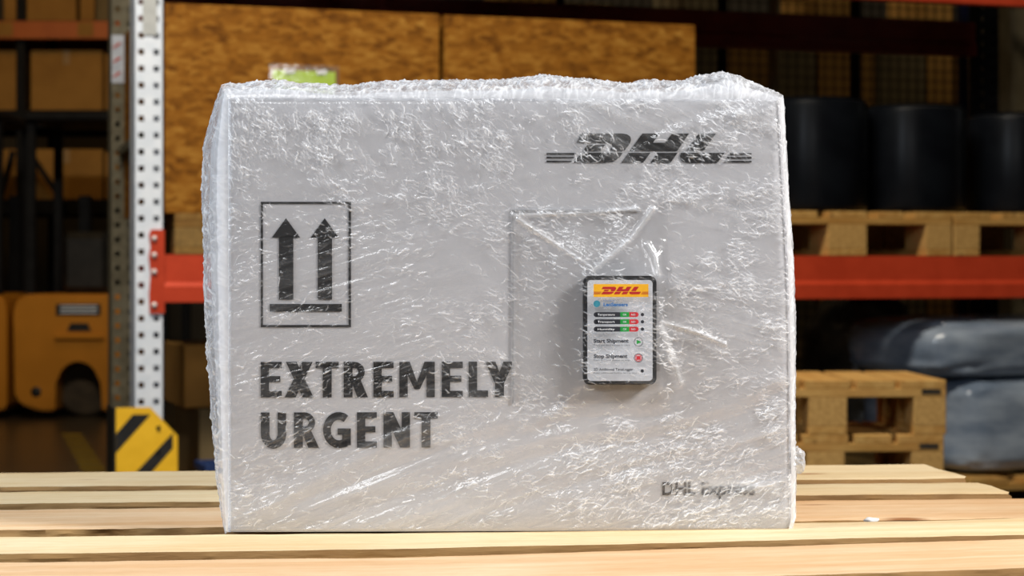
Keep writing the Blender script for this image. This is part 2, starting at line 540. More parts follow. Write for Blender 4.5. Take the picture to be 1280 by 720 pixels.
vy = np.array([668, 650, 590, 530, 450, 400, 330, 260, 180, 150, 120, 100])
sil_l = np.array([284, 280, 270, 262, 256, 252, 250, 247, 250, 262, 276, 283.])
sil_r_y = np.array([668, 650, 600, 500, 440, 400, 330, 250, 120, 100])
fr_edge = np.array([988, 992, 992, 991, 991, 990, 988, 984, 977, 977.])
sil_r = np.array([989, 993, 994, 993, 995, 994, 992, 985, 978, 977.])
tx = np.array([283, 300, 330, 360, 400, 440, 480, 500, 560, 600, 640, 665, 680, 700, 730, 760, 800, 812, 820, 832, 850, 870, 885, 905, 920, 930, 942, 955, 967, 978.])
ty = np.array([101, 103, 99, 99, 104, 106, 99, 100, 97, 98, 95, 93, 88, 91, 94, 97, 101, 96, 93, 99, 98, 96, 89, 87, 86, 88, 96, 103, 112, 119.])
ZB = BZ + 0.075


def prof_d(d): return np.sqrt(np.clip(4 * d * (1 - d), 0, 1))


def wrap_pos(a, d, v, e):
    """deformed box surface: a left-right, d front-back, v bottom-top, all 0..1; e expansion"""
    py = 668 - 546 * v
    Wr = (np.interp(668 - py, 668 - sil_r_y, fr_edge) - 285) * S
    x = a * Wr + e * (2 * a - 1)
    y = d * BD + e * (2 * d - 1)
    z = v * (BH + e)
    # left bulge
    xl = (np.interp(668 - py, 668 - vy, sil_l) - 640) / FPX * ZB
    BL = -(xl - b0.x) + 0.0 - 0.0018 - 0.003
    BL = np.clip(BL, 0.004, 1)
    xr = (np.interp(668 - py, 668 - sil_r_y, sil_r) - 640) / FPX * ZB
    BR = np.clip(xr - b0.x - Wr - 0.003, -0.02, 1)
    p = prof_d(d) ** 0.9
    x = x - BL * p * np.clip(1 - a / 0.15, 0, 1) ** 2 + BR * p * np.clip((a - 0.85) / 0.15, 0, 1) ** 2
    px = 285 + 693 * a
    zt_ = (HOR - np.interp(px, tx, ty)) / FPX * ZB + CAM_H
    TB = zt_ - TOP - BH - 0.002
    z = z + TB * p * np.clip((v - 0.85) / 0.15, 0, 1) ** 2
    # soften front arrises
    r = 0.005
    def h(dist): return 0.29 * r * np.clip(1 - dist / r, 0, 1) ** 2
    ed_l = a * 0.45; ed_r = (1 - a) * 0.45; ed_t = (1 - v) * BH; ed_f = d * BD
    fb = 0.45 * r * np.clip(1 - np.hypot(v * BH, ed_f) / r, 0, 1) ** 2; fl = h(np.hypot(ed_l, ed_f)); fr_ = h(np.hypot(ed_r, ed_f)); ft = h(np.hypot(ed_t, ed_f))
    x = x + fl - fr_
    z = z - ft
    y = y + np.maximum(np.maximum(fl, fr_), np.maximum(ft, fb)); z = z + fb * 0.7
    return x, y, z


def grid_faces(na, nb, base):
    i = np.arange(na - 1)[:, None]; j = np.arange(nb - 1)[None, :]
    a = base + i * nb + j
    return np.stack([a, a + nb, a + nb + 1, a + 1], -1).reshape(-1, 4)


def build_arrays(name, V, F, m, haze_glint=None):
    me = bpy.data.meshes.new(name)
    nv, nfa = len(V), len(F)
    me.vertices.add(nv)
    me.vertices.foreach_set('co', np.ascontiguousarray(V, dtype=np.float32).ravel())
    me.loops.add(nfa * 4)
    me.loops.foreach_set('vertex_index', np.ascontiguousarray(F, dtype=np.int32).ravel())
    me.polygons.add(nfa)
    me.polygons.foreach_set('loop_start', np.arange(0, nfa * 4, 4, dtype=np.int32))
    me.polygons.foreach_set('loop_total', np.full(nfa, 4, dtype=np.int32))
    me.update(calc_edges=True)
    me.polygons.foreach_set('use_smooth', np.ones(nfa, dtype=bool))
    if haze_glint is not None:
        at = me.attributes.new('haze_glint', 'FLOAT', 'POINT')
        at.data.foreach_set('value', np.ascontiguousarray(haze_glint, dtype=np.float32))
    me.materials.append(m)
    me.validate()
    return me


# cardboard body
def carton_body():
    V, F, n = [], [], 0
    t = np.linspace(0, 1, 41); s = np.linspace(0, 1, 25)
    for kind in ('front', 'back', 'left', 'right', 'top', 'bottom'):
        if kind in ('front', 'back'):
            A, B = np.meshgrid(t, t, indexing='ij'); D = np.zeros_like(A) + (kind == 'back')
            x, y, z = wrap_pos(A, D, B, -0.0005)
        elif kind in ('left', 'right'):
            D, B = np.meshgrid(s, t, indexing='ij'); A = np.zeros_like(D) + (kind == 'right')
            x, y, z = wrap_pos(A, D, B, -0.0005)
        else:
            A, D = np.meshgrid(t, s, indexing='ij'); B = np.zeros_like(A) + (kind == 'top')
            x, y, z = wrap_pos(A, D, B, -0.0005)
        if kind in ('left',):
            x = x + 0.0025 * prof_d(D)
        if kind == 'top':
            z = z - 0.007 * prof_d(D) * np.clip(6 * A, 0, 1) * np.clip(6 * (1 - A), 0, 1)
        na, nb = x.shape
        F.append(grid_faces(na, nb, n)); V.append(np.stack([x, y, z], -1).reshape(-1, 3)); n += na * nb
    return build_arrays('carton_body', np.concatenate(V), np.concatenate(F), M['carton_white'])


link('carton_body', carton_body(), parcel)

# ---- print on the carton (flat ink)


def poly_part(name, key, polys, parent, y, tf):
    v, f = [], []
    for P in polys:
        b = len(v)
        v += [(tf(p)[0], y, tf(p)[1]) for p in P]
        f.append(tuple(range(b, b + len(P))))
    me = mesh_from(name, v, f, M[key])
    bm = bmesh.new(); bm.from_mesh(me)
    for fa in bm.faces:
        fa.normal_update()
        if fa.normal.y > 0:
            fa.normal_flip()
    bmesh.ops.triangulate(bm, faces=bm.faces[:])
    bm.to_mesh(me); bm.free()
    return link(name, me, parent)


def rect(x0, y0, x1, y1): return [(x0, y0), (x1, y0), (x1, y1), (x0, y1)]


def stroke(path, th):
    out = []
    n = len(path)
    L_, R_ = [], []
    for i in range(n):
        a = path[max(i - 1, 0)]; b = path[min(i + 1, n - 1)]
        dx, dy = b[0] - a[0], b[1] - a[1]
        l = math.hypot(dx, dy) or 1
        nx, ny = -dy / l * th / 2, dx / l * th / 2
        L_.append((path[i][0] + nx, path[i][1] + ny)); R_.append((path[i][0] - nx, path[i][1] - ny))
    for i in range(n - 1):
        out.append([L_[i], L_[i + 1], R_[i + 1], R_[i]])
    return out


def arc(cx, cy, rx, ry, a0, a1, n=14):
    return [(cx + rx * math.cos(math.radians(a0 + (a1 - a0) * k / n)), cy + ry * math.sin(math.radians(a0 + (a1 - a0) * k / n))) for k in range(n + 1)]


def glyph(ch, w):
    if ch == 'E': return [rect(0, 0, 29, 123), rect(0, 0, w, 22), rect(0, 49, w - 5, 70), rect(0, 101, w, 123)]
    if ch == 'X': return [[(2, 0), (39, 0), (w, 123), (w - 38, 123)], [(w - 39, 0), (w - 3, 0), (36, 123), (-2, 123)]]
    if ch == 'T': return [rect(0, 0, w, 22.5), rect(w / 2 - 15.5, 0, w / 2 + 15.5, 123)]
    if ch == 'R': return [rect(0, 0, 31, 123)] + stroke([(18, 11)] + arc(36, 36, 26, 25, -90, 90) + [(18, 61)], 22) + [[(26, 66), (58, 60), (w + 4, 123), (w - 33, 123)]]
    if ch == 'M': return [rect(0, 0, 29, 123), rect(w - 29, 0, w, 123), [(6, 0), (36, 0), (w / 2 + 9, 96), (w / 2 - 9, 96)], [(w - 36, 0), (w - 6, 0), (w / 2 + 9, 96), (w / 2 - 9, 96)]]
    if ch == 'L': return [rect(0, 0, 30, 123), rect(0, 100, w, 123)]
    if ch == 'Y': return [[(0, 0), (36, 0), (w / 2 + 15, 78), (w / 2 - 15, 78)], [(w - 36, 0), (w, 0), (w / 2 + 15, 78), (w / 2 - 15, 78)], rect(w / 2 - 15.5, 72, w / 2 + 15.5, 123)]
    if ch == 'U': return stroke([(15.5, 0), (15.5, 70)] + arc(w / 2, 74, w / 2 - 15.5, 37, 180, 0) + [(w - 15.5, 70), (w - 15.5, 0)], 30)
    if ch == 'G': return stroke(arc(56, 61.5, 41, 49, -52, -270) + [(60, 110.5), (84, 106)], 27) + [rect(w - 30, 58, w, 115), rect(52, 56, w, 78)]
    if ch == 'N': return [rect(0, 0, 29, 123), rect(w - 29, 0, w, 123), [(0, 0), (34, 0), (w, 123), (w - 34, 123)]]
    return []


KC = 1 / 2.77


def word(name, letters, y0):
    polys = []
    for ch, x0, x1 in letters:
        for P in glyph(ch, x1 - x0):
            polys.append([(230 + (x + x0) * KC, 430 + (y + y0) * KC) for x, y in P])
    return poly_part(name, 'ink', polys, parcel, -0.0001, lambda p: (bx(p[0]), bz(p[1])))


word('printed_word', [('E', 265, 338), ('X', 350, 448), ('T', 455, 535), ('R', 552, 632), ('E', 655, 725), ('M', 745, 868), ('E', 892, 965), ('L', 985, 1053), ('Y', 1043, 1142)], 62)
word('printed_word', [('U', 265, 354), ('R', 380, 463), ('G', 479, 577), ('E', 598, 667), ('N', 690, 782), ('T', 797, 878)], 237)

# orientation mark: frame, two arrows, bar
KA = 1 / 3.122
ar = [rect(299, 38, 651, 46), rect(299, 519, 651, 528), rect(299, 38, 308, 528), rect(641, 38, 651, 528), rect(334, 437, 615, 467)]
for cx in (397.5, 548.5):
    ar.append([(cx, 102), (cx + 55, 178), (cx - 55, 178)])
    ar.append(rect(cx - 27.5, 170, cx + 28.5, 420))
poly_part('printed_arrow_mark', 'ink', ar, parcel, -0.0001, lambda p: (bx(230 + p[0] * KA), bz(240 + p[1] * KA)))

# slanted three-letter logo with speed stripes
LOGO = [
    [(303, 332), (478, 332), (500, 336), (514, 345), (518, 358), (512, 378), (488, 408), (422, 408), (436, 388), (433, 377), (420, 373), (280, 373)],
    [(328, 382), (404, 382), (385, 408), (309, 408)],
    [(303, 416), (482, 416), (468, 436), (445, 453), (410, 460), (268, 460)],
    [(567, 332), (641, 332), (613, 372), (667, 372), (696, 332), (770, 332), (718, 408), (512, 408)],
    [(506, 416), (602, 416), (570, 460), (475, 460)], [(632, 416), (720, 416), (689, 460), (602, 460)],
    [(813, 332), (887, 332), (836, 405), (760, 405)],
    [(734, 416), (925, 416), (893, 460), (762, 460), (742, 456), (732, 444), (731, 430)]]
for yy in (417, 433, 450):
    d = (yy - 417) * 0.62
    LOGO.append([(150, yy), (281 - d, yy), (276 - d, yy + 8), (150, yy + 8)])
    LOGO.append([(947 - d, yy), (1043, yy), (1043, yy + 8), (942 - d, yy + 8)])
KL = 1 / 3.459
poly_part('printed_logo', 'ink', LOGO, parcel, -0.0001, lambda p: (bx(640 + p[0] * KL), bz(70 + p[1] * KL)))


def text_part(name, s, width, height_cap, key, parent, loc, bold=0.0):
    """built-in sans lettering turned into a flat mesh facing -y, left baseline at loc"""
    cu = bpy.data.curves.new(name, 'FONT')
    cu.body = s
    cu.size = 1.0
    cu.offset = bold
    cu.resolution_u = 3
    o = bpy.data.objects.new('tmp', cu)
    COL.objects.link(o)
    dg = bpy.context.evaluated_depsgraph_get()
    me = bpy.data.meshes.new_from_object(o.evaluated_get(dg))
    bpy.data.objects.remove(o); bpy.data.curves.remove(cu)
    co = np.zeros(len(me.vertices) * 3, dtype=np.float32); me.vertices.foreach_get('co', co); co = co.reshape(-1, 3)
    x0, x1 = co[:, 0].min(), co[:, 0].max()
    co[:, 0] = (co[:, 0] - x0) / (x1 - x0) * width
    z = co[:, 1] / 0.729 * height_cap
    co = np.stack([co[:, 0], np.zeros(len(co)), z], -1)
    me.vertices.foreach_set('co', co.astype(np.float32).ravel())
    me.name = name
    me.materials.clear(); me.materials.append(M[key])
    return link(name, me, parent, loc)


text_part('printed_service_name', 'DHL Express', 117 * S, 16.5 * S, 'ink_faded', parcel, (bx(829), -0.0001, bz(620)), 0.022)

# clear document pouch stuck on the front under the film
def clear_mat(name, tint, fac, rough, white=0.0):
    m, nt, N, L, b = nmat(name)
    N.remove(b)
    out = N['Material Output']
    tr = N.new('ShaderNodeBsdfTransparent'); tr.inputs[0].default_value = (*tint, 1)
    df = N.new('ShaderNodeBsdfDiffuse'); df.inputs[0].default_value = (0.85, 0.85, 0.87, 1)
    gl = N.new('ShaderNodeBsdfGlossy'); gl.inputs['Roughness'].default_value = rough
    tc = N.new('ShaderNodeTexCoord'); nz = N.new('ShaderNodeTexNoise')
    nz.inputs['Scale'].default_value = 60; L.new(tc.outputs['Object'], nz.inputs['Vector'])
    bp = N.new('ShaderNodeBump'); bp.inputs['Strength'].default_value = 0.3; bp.inputs['Distance'].default_value = 0.002
    L.new(nz.outputs['Fac'], bp.inputs['Height']); L.new(bp.outputs[0], gl.inputs['Normal'])
    m1 = N.new('ShaderNodeMixShader'); m1.inputs[0].default_value = white
    L.new(tr.outputs[0], m1.inputs[1]); L.new(df.outputs[0], m1.inputs[2])
    m2 = N.new('ShaderNodeMixShader'); m2.inputs[0].default_value = fac
    L.new(m1.outputs[0], m2.inputs[1]); L.new(gl.outputs[0], m2.inputs[2])
    L.new(m2.outputs[0], out.inputs[0])
    return m


M['pouch'] = clear_mat('clear_pouch_film', (0.965, 0.965, 0.965), 0.03, 0.2, 0.02)
pouch = link('document_pouch', box_me('pouch', 0.001, 0.001, 0.001, 0) if False else mesh_from('document_pouch',
             [(bx(641), -0.0006, bz(505)), (bx(836), -0.0006, bz(505)), (bx(836), -0.0006, bz(263)), (bx(641), -0.0006, bz(263))], [(0, 1, 2, 3)], M['pouch']), parcel)
pe = bmesh.new()
for r_ in (rect(640, 263, 642.2, 505), rect(640, 262, 800, 264)):
    add_box(pe, (bx(r_[0][0]), -0.0009, bz(r_[2][1])), (bx(r_[1][0]), -0.0002, bz(r_[0][1])))
M['pouch_edge'] = pmat('pouch_seam', (0.40, 0.40, 0.41), (0.46, 0.46, 0.47), (100, 100, 100), 0.4)
link('seam', bm_mesh('seam', pe, M['pouch_edge']), pouch)

# ------------------------------------------------------------------ shipment tracker held under the film
TK = 1 / 4.235
dw = 92 * S * 0.995; dh = 137 * S * 0.995
DOFF = 0.010
dev_front = -DOFF
dl = parcel.matrix_world
o_ = b0 + Vector((math.cos(BTH), math.sin(BTH), 0)) * (bx(777) * 0.995)
trk = thing('shipment_tracker', 'small white-faced tracking device with black bezel under the film on the carton', 'tracker',
            (o_.x, o_.y, TOP + bz(481)), BTH)


def rrect(x0, z0, x1, z1, r, n=6):
    P = []
    for cx, cz, a in ((x1 - r, z1 - r, 0), (x0 + r, z1 - r, 90), (x0 + r, z0 + r, 180), (x1 - r, z0 + r, 270)):
        for k in range(n + 1):
            t = math.radians(a + 90 * k / n); P.append((cx + r * math.cos(t), cz + r * math.sin(t)))
    return P


body = prism_me('bezel', rrect(-dw / 2, 0, dw / 2, dh, 0.0055), 0.0085)
link('body', body, trk, (0, -0.0095, 0))


def dk(x, y):      # tracker-crop pixel -> tracker local x,z
    return ((720 + x * TK - 777) * S * 0.995, (481 - (330 + y * TK)) * S * 0.995)


def dpoly(name, key, polys, y, parent=trk):
    return poly_part(name, key, polys, parent, y, lambda p: dk(*p))


x0, z0 = dk(68, 618); x1, z1 = dk(415, 82)
face = link('face_panel', prism_me('screen', rrect(x0, z0, x1, z1, 0.003), 0.0006), trk, (0, -0.0099, 0))
FY = -0.00995
bn = dpoly('banner', 'banner', [rect(97, 103, 387, 171)], FY, face)
lg = []
for P in LOGO:
    lg.append([(97 + (x - 150) / 893 * 290, 117 + (y - 332) / 128 * 40) for x, y in P])
dpoly('banner_logo', 'red_print', lg, FY - 0.00006, face)


def circ(cx, cy, r, n=20): return [(cx + r * math.cos(2 * PI * k / n), cy + r * math.sin(2 * PI * k / n)) for k in range(n)]


def ring(cx, cy, r, w, n=20):
    o = circ(cx, cy, r, n); i = circ(cx, cy, r - w, n)
    return [[o[k], o[(k + 1) % n], i[(k + 1) % n], i[k]] for k in range(n)]


dpoly('round_emblem', 'teal_print', [circ(114, 207, 18)], FY, face)
def dtext(s, x, y, w, h, key, bold=0.0):
    X, Z = dk(x, y)
    return text_part('printed_text', s, w * TK * S, h * TK * S, key, face, (X, FY - 0.00008, Z), bold)
dtext('Powered by', 149, 194, 58, 9, 'blue_print')
dtext('LenSensers', 149, 219, 128, 18, 'blue_print', 0.04)
for yy, s in ((264, 'Temperature'), (302, 'Transport'), (341, 'Humidity')):
    dpoly('status_bar', 'dark_print', [rect(110, yy - 13, 238, yy + 13), circ(110, yy, 13)], FY, face)
    dpoly('status_bar', 'green_print', [rect(238, yy - 13, 286, yy + 13)], FY, face)
    dpoly('status_bar', 'signal_red', [rect(286, yy - 13, 322, yy + 13), circ(322, yy, 13)], FY, face)
    dpoly('status_dot', 'dark_print', [circ(355, yy, 9)], FY, face)
    dtext(s, 118, yy + 5, 90, 11, 'white_print', 0.01)
    dtext('OK', 252, yy + 5, 20, 10, 'white_print', 0.01)
    dtext('NO', 296, yy + 5, 22, 10, 'white_print', 0.01)
dtext('Start Shipment', 97, 412, 184, 20, 'dark_print', 0.04)
dtext('Press and hold button to start', 97, 429, 190, 9, 'dark_print', 0.0)
dtext('Stop Shipment', 97, 493, 178, 20, 'dark_print', 0.04)
dtext('Press and hold button to stop', 97, 509, 190, 9, 'dark_print', 0.0)
dtext('2D Additional TimeLogger', 97, 560, 208, 14, 'dark_print', 0.025)
dtext('Press additional button to log time', 97, 576, 228, 9, 'dark_print', 0.0)
dpoly('button_ring', 'dark_print', ring(334, 409, 24, 3), FY, face)
dpoly('play_symbol', 'green_print', [[(325, 397), (350, 409), (325, 421)]], FY, face)
dpoly('button_ring', 'dark_print', ring(334, 493, 24, 3), FY, face)
dpoly('stop_symbol', 'signal_red', ring(334, 493, 19, 4) + [rect(323, 483, 345, 503)], FY, face)
dpoly('status_dot', 'dark_print', [circ(354, 562, 9)], FY, face)

# ------------------------------------------------------------------ stretch film over carton and tracker
def film_mat():
    m, nt, N, L, b = nmat('stretch_film')
    N.remove(b)
    out = N['Material Output']
    at = N.new('ShaderNodeAttribute'); at.attribute_name = 'haze_glint'  # film whitening together with painted crease glints
    tr = N.new('ShaderNodeBsdfTransparent'); tr.inputs[0].default_value = (0.97, 0.97, 0.975, 1)
    df = N.new('ShaderNodeBsdfDiffuse'); df.inputs[0].default_value = (0.93, 0.935, 0.95, 1)
    tl = N.new('ShaderNodeBsdfTranslucent'); tl.inputs[0].default_value = (0.93, 0.935, 0.95, 1)
    md = N.new('ShaderNodeMixShader'); md.inputs[0].default_value = 0.25
    L.new(df.outputs[0], md.inputs[1]); L.new(tl.outputs[0], md.inputs[2])
    m1 = N.new('ShaderNodeMixShader')
    L.new(at.outputs['Fac'], m1.inputs[0]); L.new(tr.outputs[0], m1.inputs[1]); L.new(md.outputs[0], m1.inputs[2])
    gl = N.new('ShaderNodeBsdfGlossy'); gl.inputs['Roughness'].default_value = 0.13
    tc = N.new('ShaderNodeTexCoord'); nz = N.new('ShaderNodeTexNoise')
    nz.inputs['Scale'].default_value = 650; nz.inputs['Detail'].default_value = 2
    L.new(tc.outputs['Object'], nz.inputs['Vector'])
    bp = N.new('ShaderNodeBump'); bp.inputs['Strength'].default_value = 0.25; bp.inputs['Distance'].default_value = 0.0006
    L.new(nz.outputs['Fac'], bp.inputs['Height']); L.new(bp.outputs[0], gl.inputs['Normal'])
    lw = N.new('ShaderNodeLayerWeight'); lw.inputs['Blend'].default_value = 0.35
    mm = N.new('ShaderNodeMath'); mm.operation = 'MULTIPLY_ADD'; mm.inputs[1].default_value = 0.35; mm.inputs[2].default_value = 0.055
    L.new(lw.outputs['Fresnel'], mm.inputs[0])
    m2 = N.new('ShaderNodeMixShader')
    L.new(mm.outputs[0], m2.inputs[0]); L.new(m1.outputs[0], m2.inputs[1]); L.new(gl.outputs[0], m2.inputs[2])
    L.new(m2.outputs[0], out.inputs[0])
    return m


M['film'] = film_mat()


def seg_dist(X, Y, poly):
    best = np.full(X.shape, 1e9)
    for (ax, ay), (bx_, by_) in zip(poly[:-1], poly[1:]):
        dx, dy = bx_ - ax, by_ - ay
        t = np.clip(((X - ax) * dx + (Y - ay) * dy) / (dx * dx + dy * dy), 0, 1)
        best = np.minimum(best, np.hypot(X - ax - t * dx, Y - ay - t * dy))
    return best


def splat(shape, gx, gy, wts, sig):
    """gaussian splats on the grid (float grid coordinates)"""
    H = np.zeros(shape[0] * shape[1])
    ix = np.round(gx).astype(int); iy = np.round(gy).astype(int)
    R = 2
    for ox in range(-R, R + 1):
        for oy in range(-R, R + 1):
            cx, cy = ix + ox, iy + oy
            ok = (cx >= 0) & (cx < shape[0]) & (cy >= 0) & (cy < shape[1])
            w = wts * np.exp(-((cx - gx) ** 2 + (cy - gy) ** 2) / (2 * sig ** 2))
            H += np.bincount((cx[ok] * shape[1] + cy[ok]), weights=w[ok], minlength=len(H))
    return H.reshape(shape)


def strokes(shape, px_of, n, dens, angf, lmin, lmax, rng, sig=0.75, jit=18, spread=1.0):
    """many short curved creases; returns ridge map (max about 1)"""
    # rejection sample centres on density map
    gx = rng.random(n * 4) * (shape[0] - 1); gy = rng.random(n * 4) * (shape[1] - 1)
    keep = rng.random(n * 4) < dens[gx.astype(int), gy.astype(int)]
    gx, gy = gx[keep][:n], gy[keep][:n]
    n = len(gx)
    ang = angf[gx.astype(int), gy.astype(int)] + rng.normal(0, jit, n)
    ln = lmin + (lmax - lmin) * rng.random(n) ** 2
    cur = rng.normal(0, 2.2, n)
    amp = np.clip(rng.lognormal(-0.7, 0.6, n), 0.1, 2.2)
    Mm = 16
    t = np.linspace(-0.5, 0.5, Mm)
    a = np.radians(ang[:, None] + cur[:, None] * t[None, :] * ln[:, None] * 1.2)
    st = (ln / Mm)[:, None]
    X = gx[:, None] + np.cumsum(np.cos(a) * st, 1) - ln[:, None] * 0.5 * np.cos(np.radians(ang))[:, None]
    Y = gy[:, None] + np.cumsum(np.sin(a) * st, 1) - ln[:, None] * 0.5 * np.sin(np.radians(ang))[:, None]
    w = amp[:, None] * (1 - (2 * t[None, :]) ** 2) ** 0.5 * np.clip(st * 0.9, 0.2, 1.2)
    return splat(shape, X.ravel(), Y.ravel(), w.ravel(), sig)


def bump2(X, Y, cx, cy, rx, ry): return np.exp(-(((X - cx) / rx) ** 2 + ((Y - cy) / ry) ** 2))


def make_film():
    rng = np.random.default_rng(5)
    V, F, HZ, n = [], [], [], 0
    E = 0.0012
    # ---------- front sheet
    na, nv = 900, 696
    A, B = np.meshgrid(np.linspace(0, 1, na), np.linspace(0, 1, nv), indexing='ij')
    PX = 285 + 705 * A; PY = 668 - 546 * B
    gy_of = lambda py: (668 - py) / 546 * (nv - 1)
    # crease direction (degrees, image sense: positive = falling to the right)
    w = {}
    w['tl'] = bump2(PX, PY, 430, 150, 260, 110); w['ml'] = bump2(PX, PY, 450, 380, 200, 120)
    w['tr'] = bump2(PX, PY, 850, 170, 200, 90) ; w['mr'] = bump2(PX, PY, 900, 380, 150, 120)
    w['br'] = bump2(PX, PY, 880, 580, 180, 90); w['bl'] = bump2(PX, PY, 450, 610, 220, 70); w['mid'] = bump2(PX, PY, 660, 400, 90, 120)
    angs = {'tl': 58, 'ml': -16, 'tr': 30, 'mr': 14, 'br': -18, 'bl': -22, 'mid': 40}
    dens_k = {'tl': 0.95, 'ml': 0.22, 'tr': 0.85, 'mr': 0.95, 'br': 1.0, 'bl': 0.28, 'mid': 0.5}
    tot = sum(w.values()) + 1e-6
    ANG = sum(w[k] * angs[k] for k in w) / tot
    DEN = np.clip(sum(w[k] * dens_k[k] for k in w) / tot, 0, 1)
    clus = fbm(PX / 38, PY / 30, 31, 3)
    DEN = DEN * np.clip((clus - 0.30) * 3.2, 0.04, 1.3)
    DEN = np.clip(DEN, 0.02, 1)
    GA = -ANG                       # grid y runs upward
    fine = strokes((na, nv), None, 14500, DEN, GA, 6, 26, rng, 0.58, 26)
    vfine = strokes((na, nv), None, 15000, np.clip(DEN * 0.7 + 0.14, 0, 1), GA, 3, 10, rng, 0.55, 40)
    longs = strokes((na, nv), None, 900, np.clip(DEN, 0.15, 1), GA, 30, 90, rng, 0.58, 8)
    edgeL = strokes((na, nv), None, 900, bump2(PX, PY, 287, 400, 6, 400), GA * 0 + 12, 6, 20, rng, 0.6, 25)
    # fibres (very stretched noise) blended by direction
    fib = sum(w[k] * rot_noise(PX, PY, angs[k], 70, 3.2, 40 + i, 3) for i, k in enumerate(w)) / tot
    fib2 = sum(w[k] * rot_noise(PX, PY, angs[k] * 0.8, 190, 16, 60 + i, 2) for i, k in enumerate(w)) / tot
    off = np.full(PX.shape, 0.0006)
    off += (fbm(PX / 60, PY / 60, 3, 3)) * 0.0012
    off += (fib - 0.5) * 0.0006 + (fib2 - 0.5) * (0.0010 + 0.0014 * np.clip(w['br'] + w['tr'] + 0.6 * w['bl'], 0, 1))
    # explicit tension folds: polyline, amplitude (m), sigma (px)
    folds = [
        ([(976, 126), (900, 138), (850, 152), (780, 196)], -0.0014, 4.5), ([(976, 140), (930, 150), (890, 175), (870, 195)], 0.0011, 4),
        ([(976, 128), (910, 150), (830, 172)], 0.0012, 5), ([(985, 230), (900, 250), (820, 250), (760, 300)], 0.0011, 6),
        ([(1000, 480), (930, 520), (850, 545), (720, 560), (560, 600), (430, 650)], -0.0022, 7),
        ([(990, 470), (910, 505), (820, 535), (690, 545), (520, 585), (380, 640)], 0.0018, 6),
        ([(700, 530), (600, 560), (480, 590), (330, 655)], -0.0018, 8), ([(860, 570), (740, 600), (600, 645)], -0.0018, 7),
        ([(640, 490), (540, 530), (420, 575), (300, 655)], 0.0012, 8), ([(780, 500), (690, 520), (600, 535)], 0.0014, 7),
        ([(480, 560), (380, 610), (292, 662)], 0.0014, 5), ([(420, 640), (350, 655), (290, 664)], 0.0012, 4), ([(330, 560), (300, 640)], 0.0010, 4),
        ([(650, 275), (690, 302), (738, 334)], 0.0026, 2.2), ([(742, 338), (790, 300), (820, 262)], 0.0020, 3), ([(643, 270), (740, 268), (800, 262)], 0.0008, 2),
        ([(811, 306), (819, 322), (823, 345)], 0.0032, 3.0), ([(826, 403), (870, 416), (905, 431)], 0.0020, 2.0), ([(826, 408), (850, 480)], 0.0010, 3),
        ([(735, 480), (690, 520), (640, 545)], 0.0015, 5), ([(420, 255), (560, 250), (700, 215), (800, 190)], 0.0009, 5),
        ([(450, 330), (620, 300), (720, 250)], 0.0008, 6), ([(330, 240), (520, 225), (660, 190)], 0.0008, 6)]
    crease = np.zeros(PX.shape)
    for P, am, sg in folds:
        g = np.exp(-(seg_dist(PX, PY, P) / sg) ** 2 / 2)
        off += am * g * (0.62 if sg >= 4 else 1.0)
        if sg <= 3.2:
            crease = np.maximum(crease, g)
    off += 0.00016 * fine + 0.00010 * vfine + 0.00018 * longs + 0.0002 * edgeL
    # tent over the tracker
    x_l = np.clip(733 - PX, 0, 1e9) / 52; x_r = np.clip(PX - 822, 0, 1e9) / 20
    y_t = np.clip(346 - PY, 0, 1e9) / 70; y_b = np.clip(PY - 480, 0, 1e9) / 42
    td = np.sqrt((x_l + x_r) ** 2 + (y_t + y_b) ** 2)
    tent = np.clip(1 - td, 0, 1) ** 1.35
    inside = (td <= 0)
    off = off * (1 - 0.75 * tent) + tent * (0.0112 + 0.0)
    off += (0.00016 * fine + 0.00008 * vfine) * tent
    ed = np.minimum(np.minimum(A * 0.45, (1 - A) * 0.45), np.minimum((1 - B) * BH, B * BH + 0.002))
    off *= np.clip(ed / 0.006, 0.05, 1)
    x, y, z = wrap_pos(A, np.zeros_like(A), B, E)
    y = y - off
    # bottom skirt pulled slightly under the carton
    z = z + np.clip(0.004 - B * BH, 0, 1) * 0.4
    haze_glint = 0.012 + 0.22 * np.clip(fib - 0.5, 0, 1) + 0.16 * np.clip(fbm(PX / 90, PY / 70, 12, 3) - 0.45, 0, 1)
    haze_glint += 0.38 * np.clip(fine - 0.16, 0, 1.8) + 0.16 * np.clip(vfine - 0.25, 0, 1.4) + 0.22 * np.clip(longs - 0.1, 0, 1.5) + 0.45 * np.clip(edgeL, 0, 1.2)  # crease glints painted as white streaks on top of the film whitening
    haze_glint += 0.35 * crease  # bright crease highlights painted white
    haze_glint += 0.16 * np.clip(fine - 0.3, 0, 1.5) * np.clip(w['tr'] + w['mr'] + w['br'] + w['tl'], 0, 1)
    band = np.clip((fib2 - 0.50) * 4.5, 0, 1)
    haze_glint += 0.17 * band * np.clip(w['tr'] + w['br'] + w['bl'] + 0.5 * w['mr'] + 0.5 * w['tl'] + 0.3 * w['ml'], 0, 1)  # light and dark of the folds painted as pale bands
    haze_glint += 0.55 * bump2(PX, PY, 912, 606, 62, 11) * (0.3 + 1.2 * np.clip(rot_noise(PX, PY, -25, 22, 5, 77, 2) - 0.2, 0, 1))
    haze_glint += 0.18 * bump2(PX, PY, 700, 575, 120, 26) + 0.10 * bump2(PX, PY, 830, 130, 200, 30)
    haze_glint += 0.30 * np.clip(1 - A * 705 / 10, 0, 1)
    haze_glint = np.where(inside, haze_glint * 0.72, haze_glint)
    haze_glint -= 0.08 * (tent > 0) * (~inside)
    F.append(grid_faces(na, nv, n)); V.append(np.stack([x, y, z], -1).reshape(-1, 3)); HZ.append(haze_glint.ravel()); n += na * nv
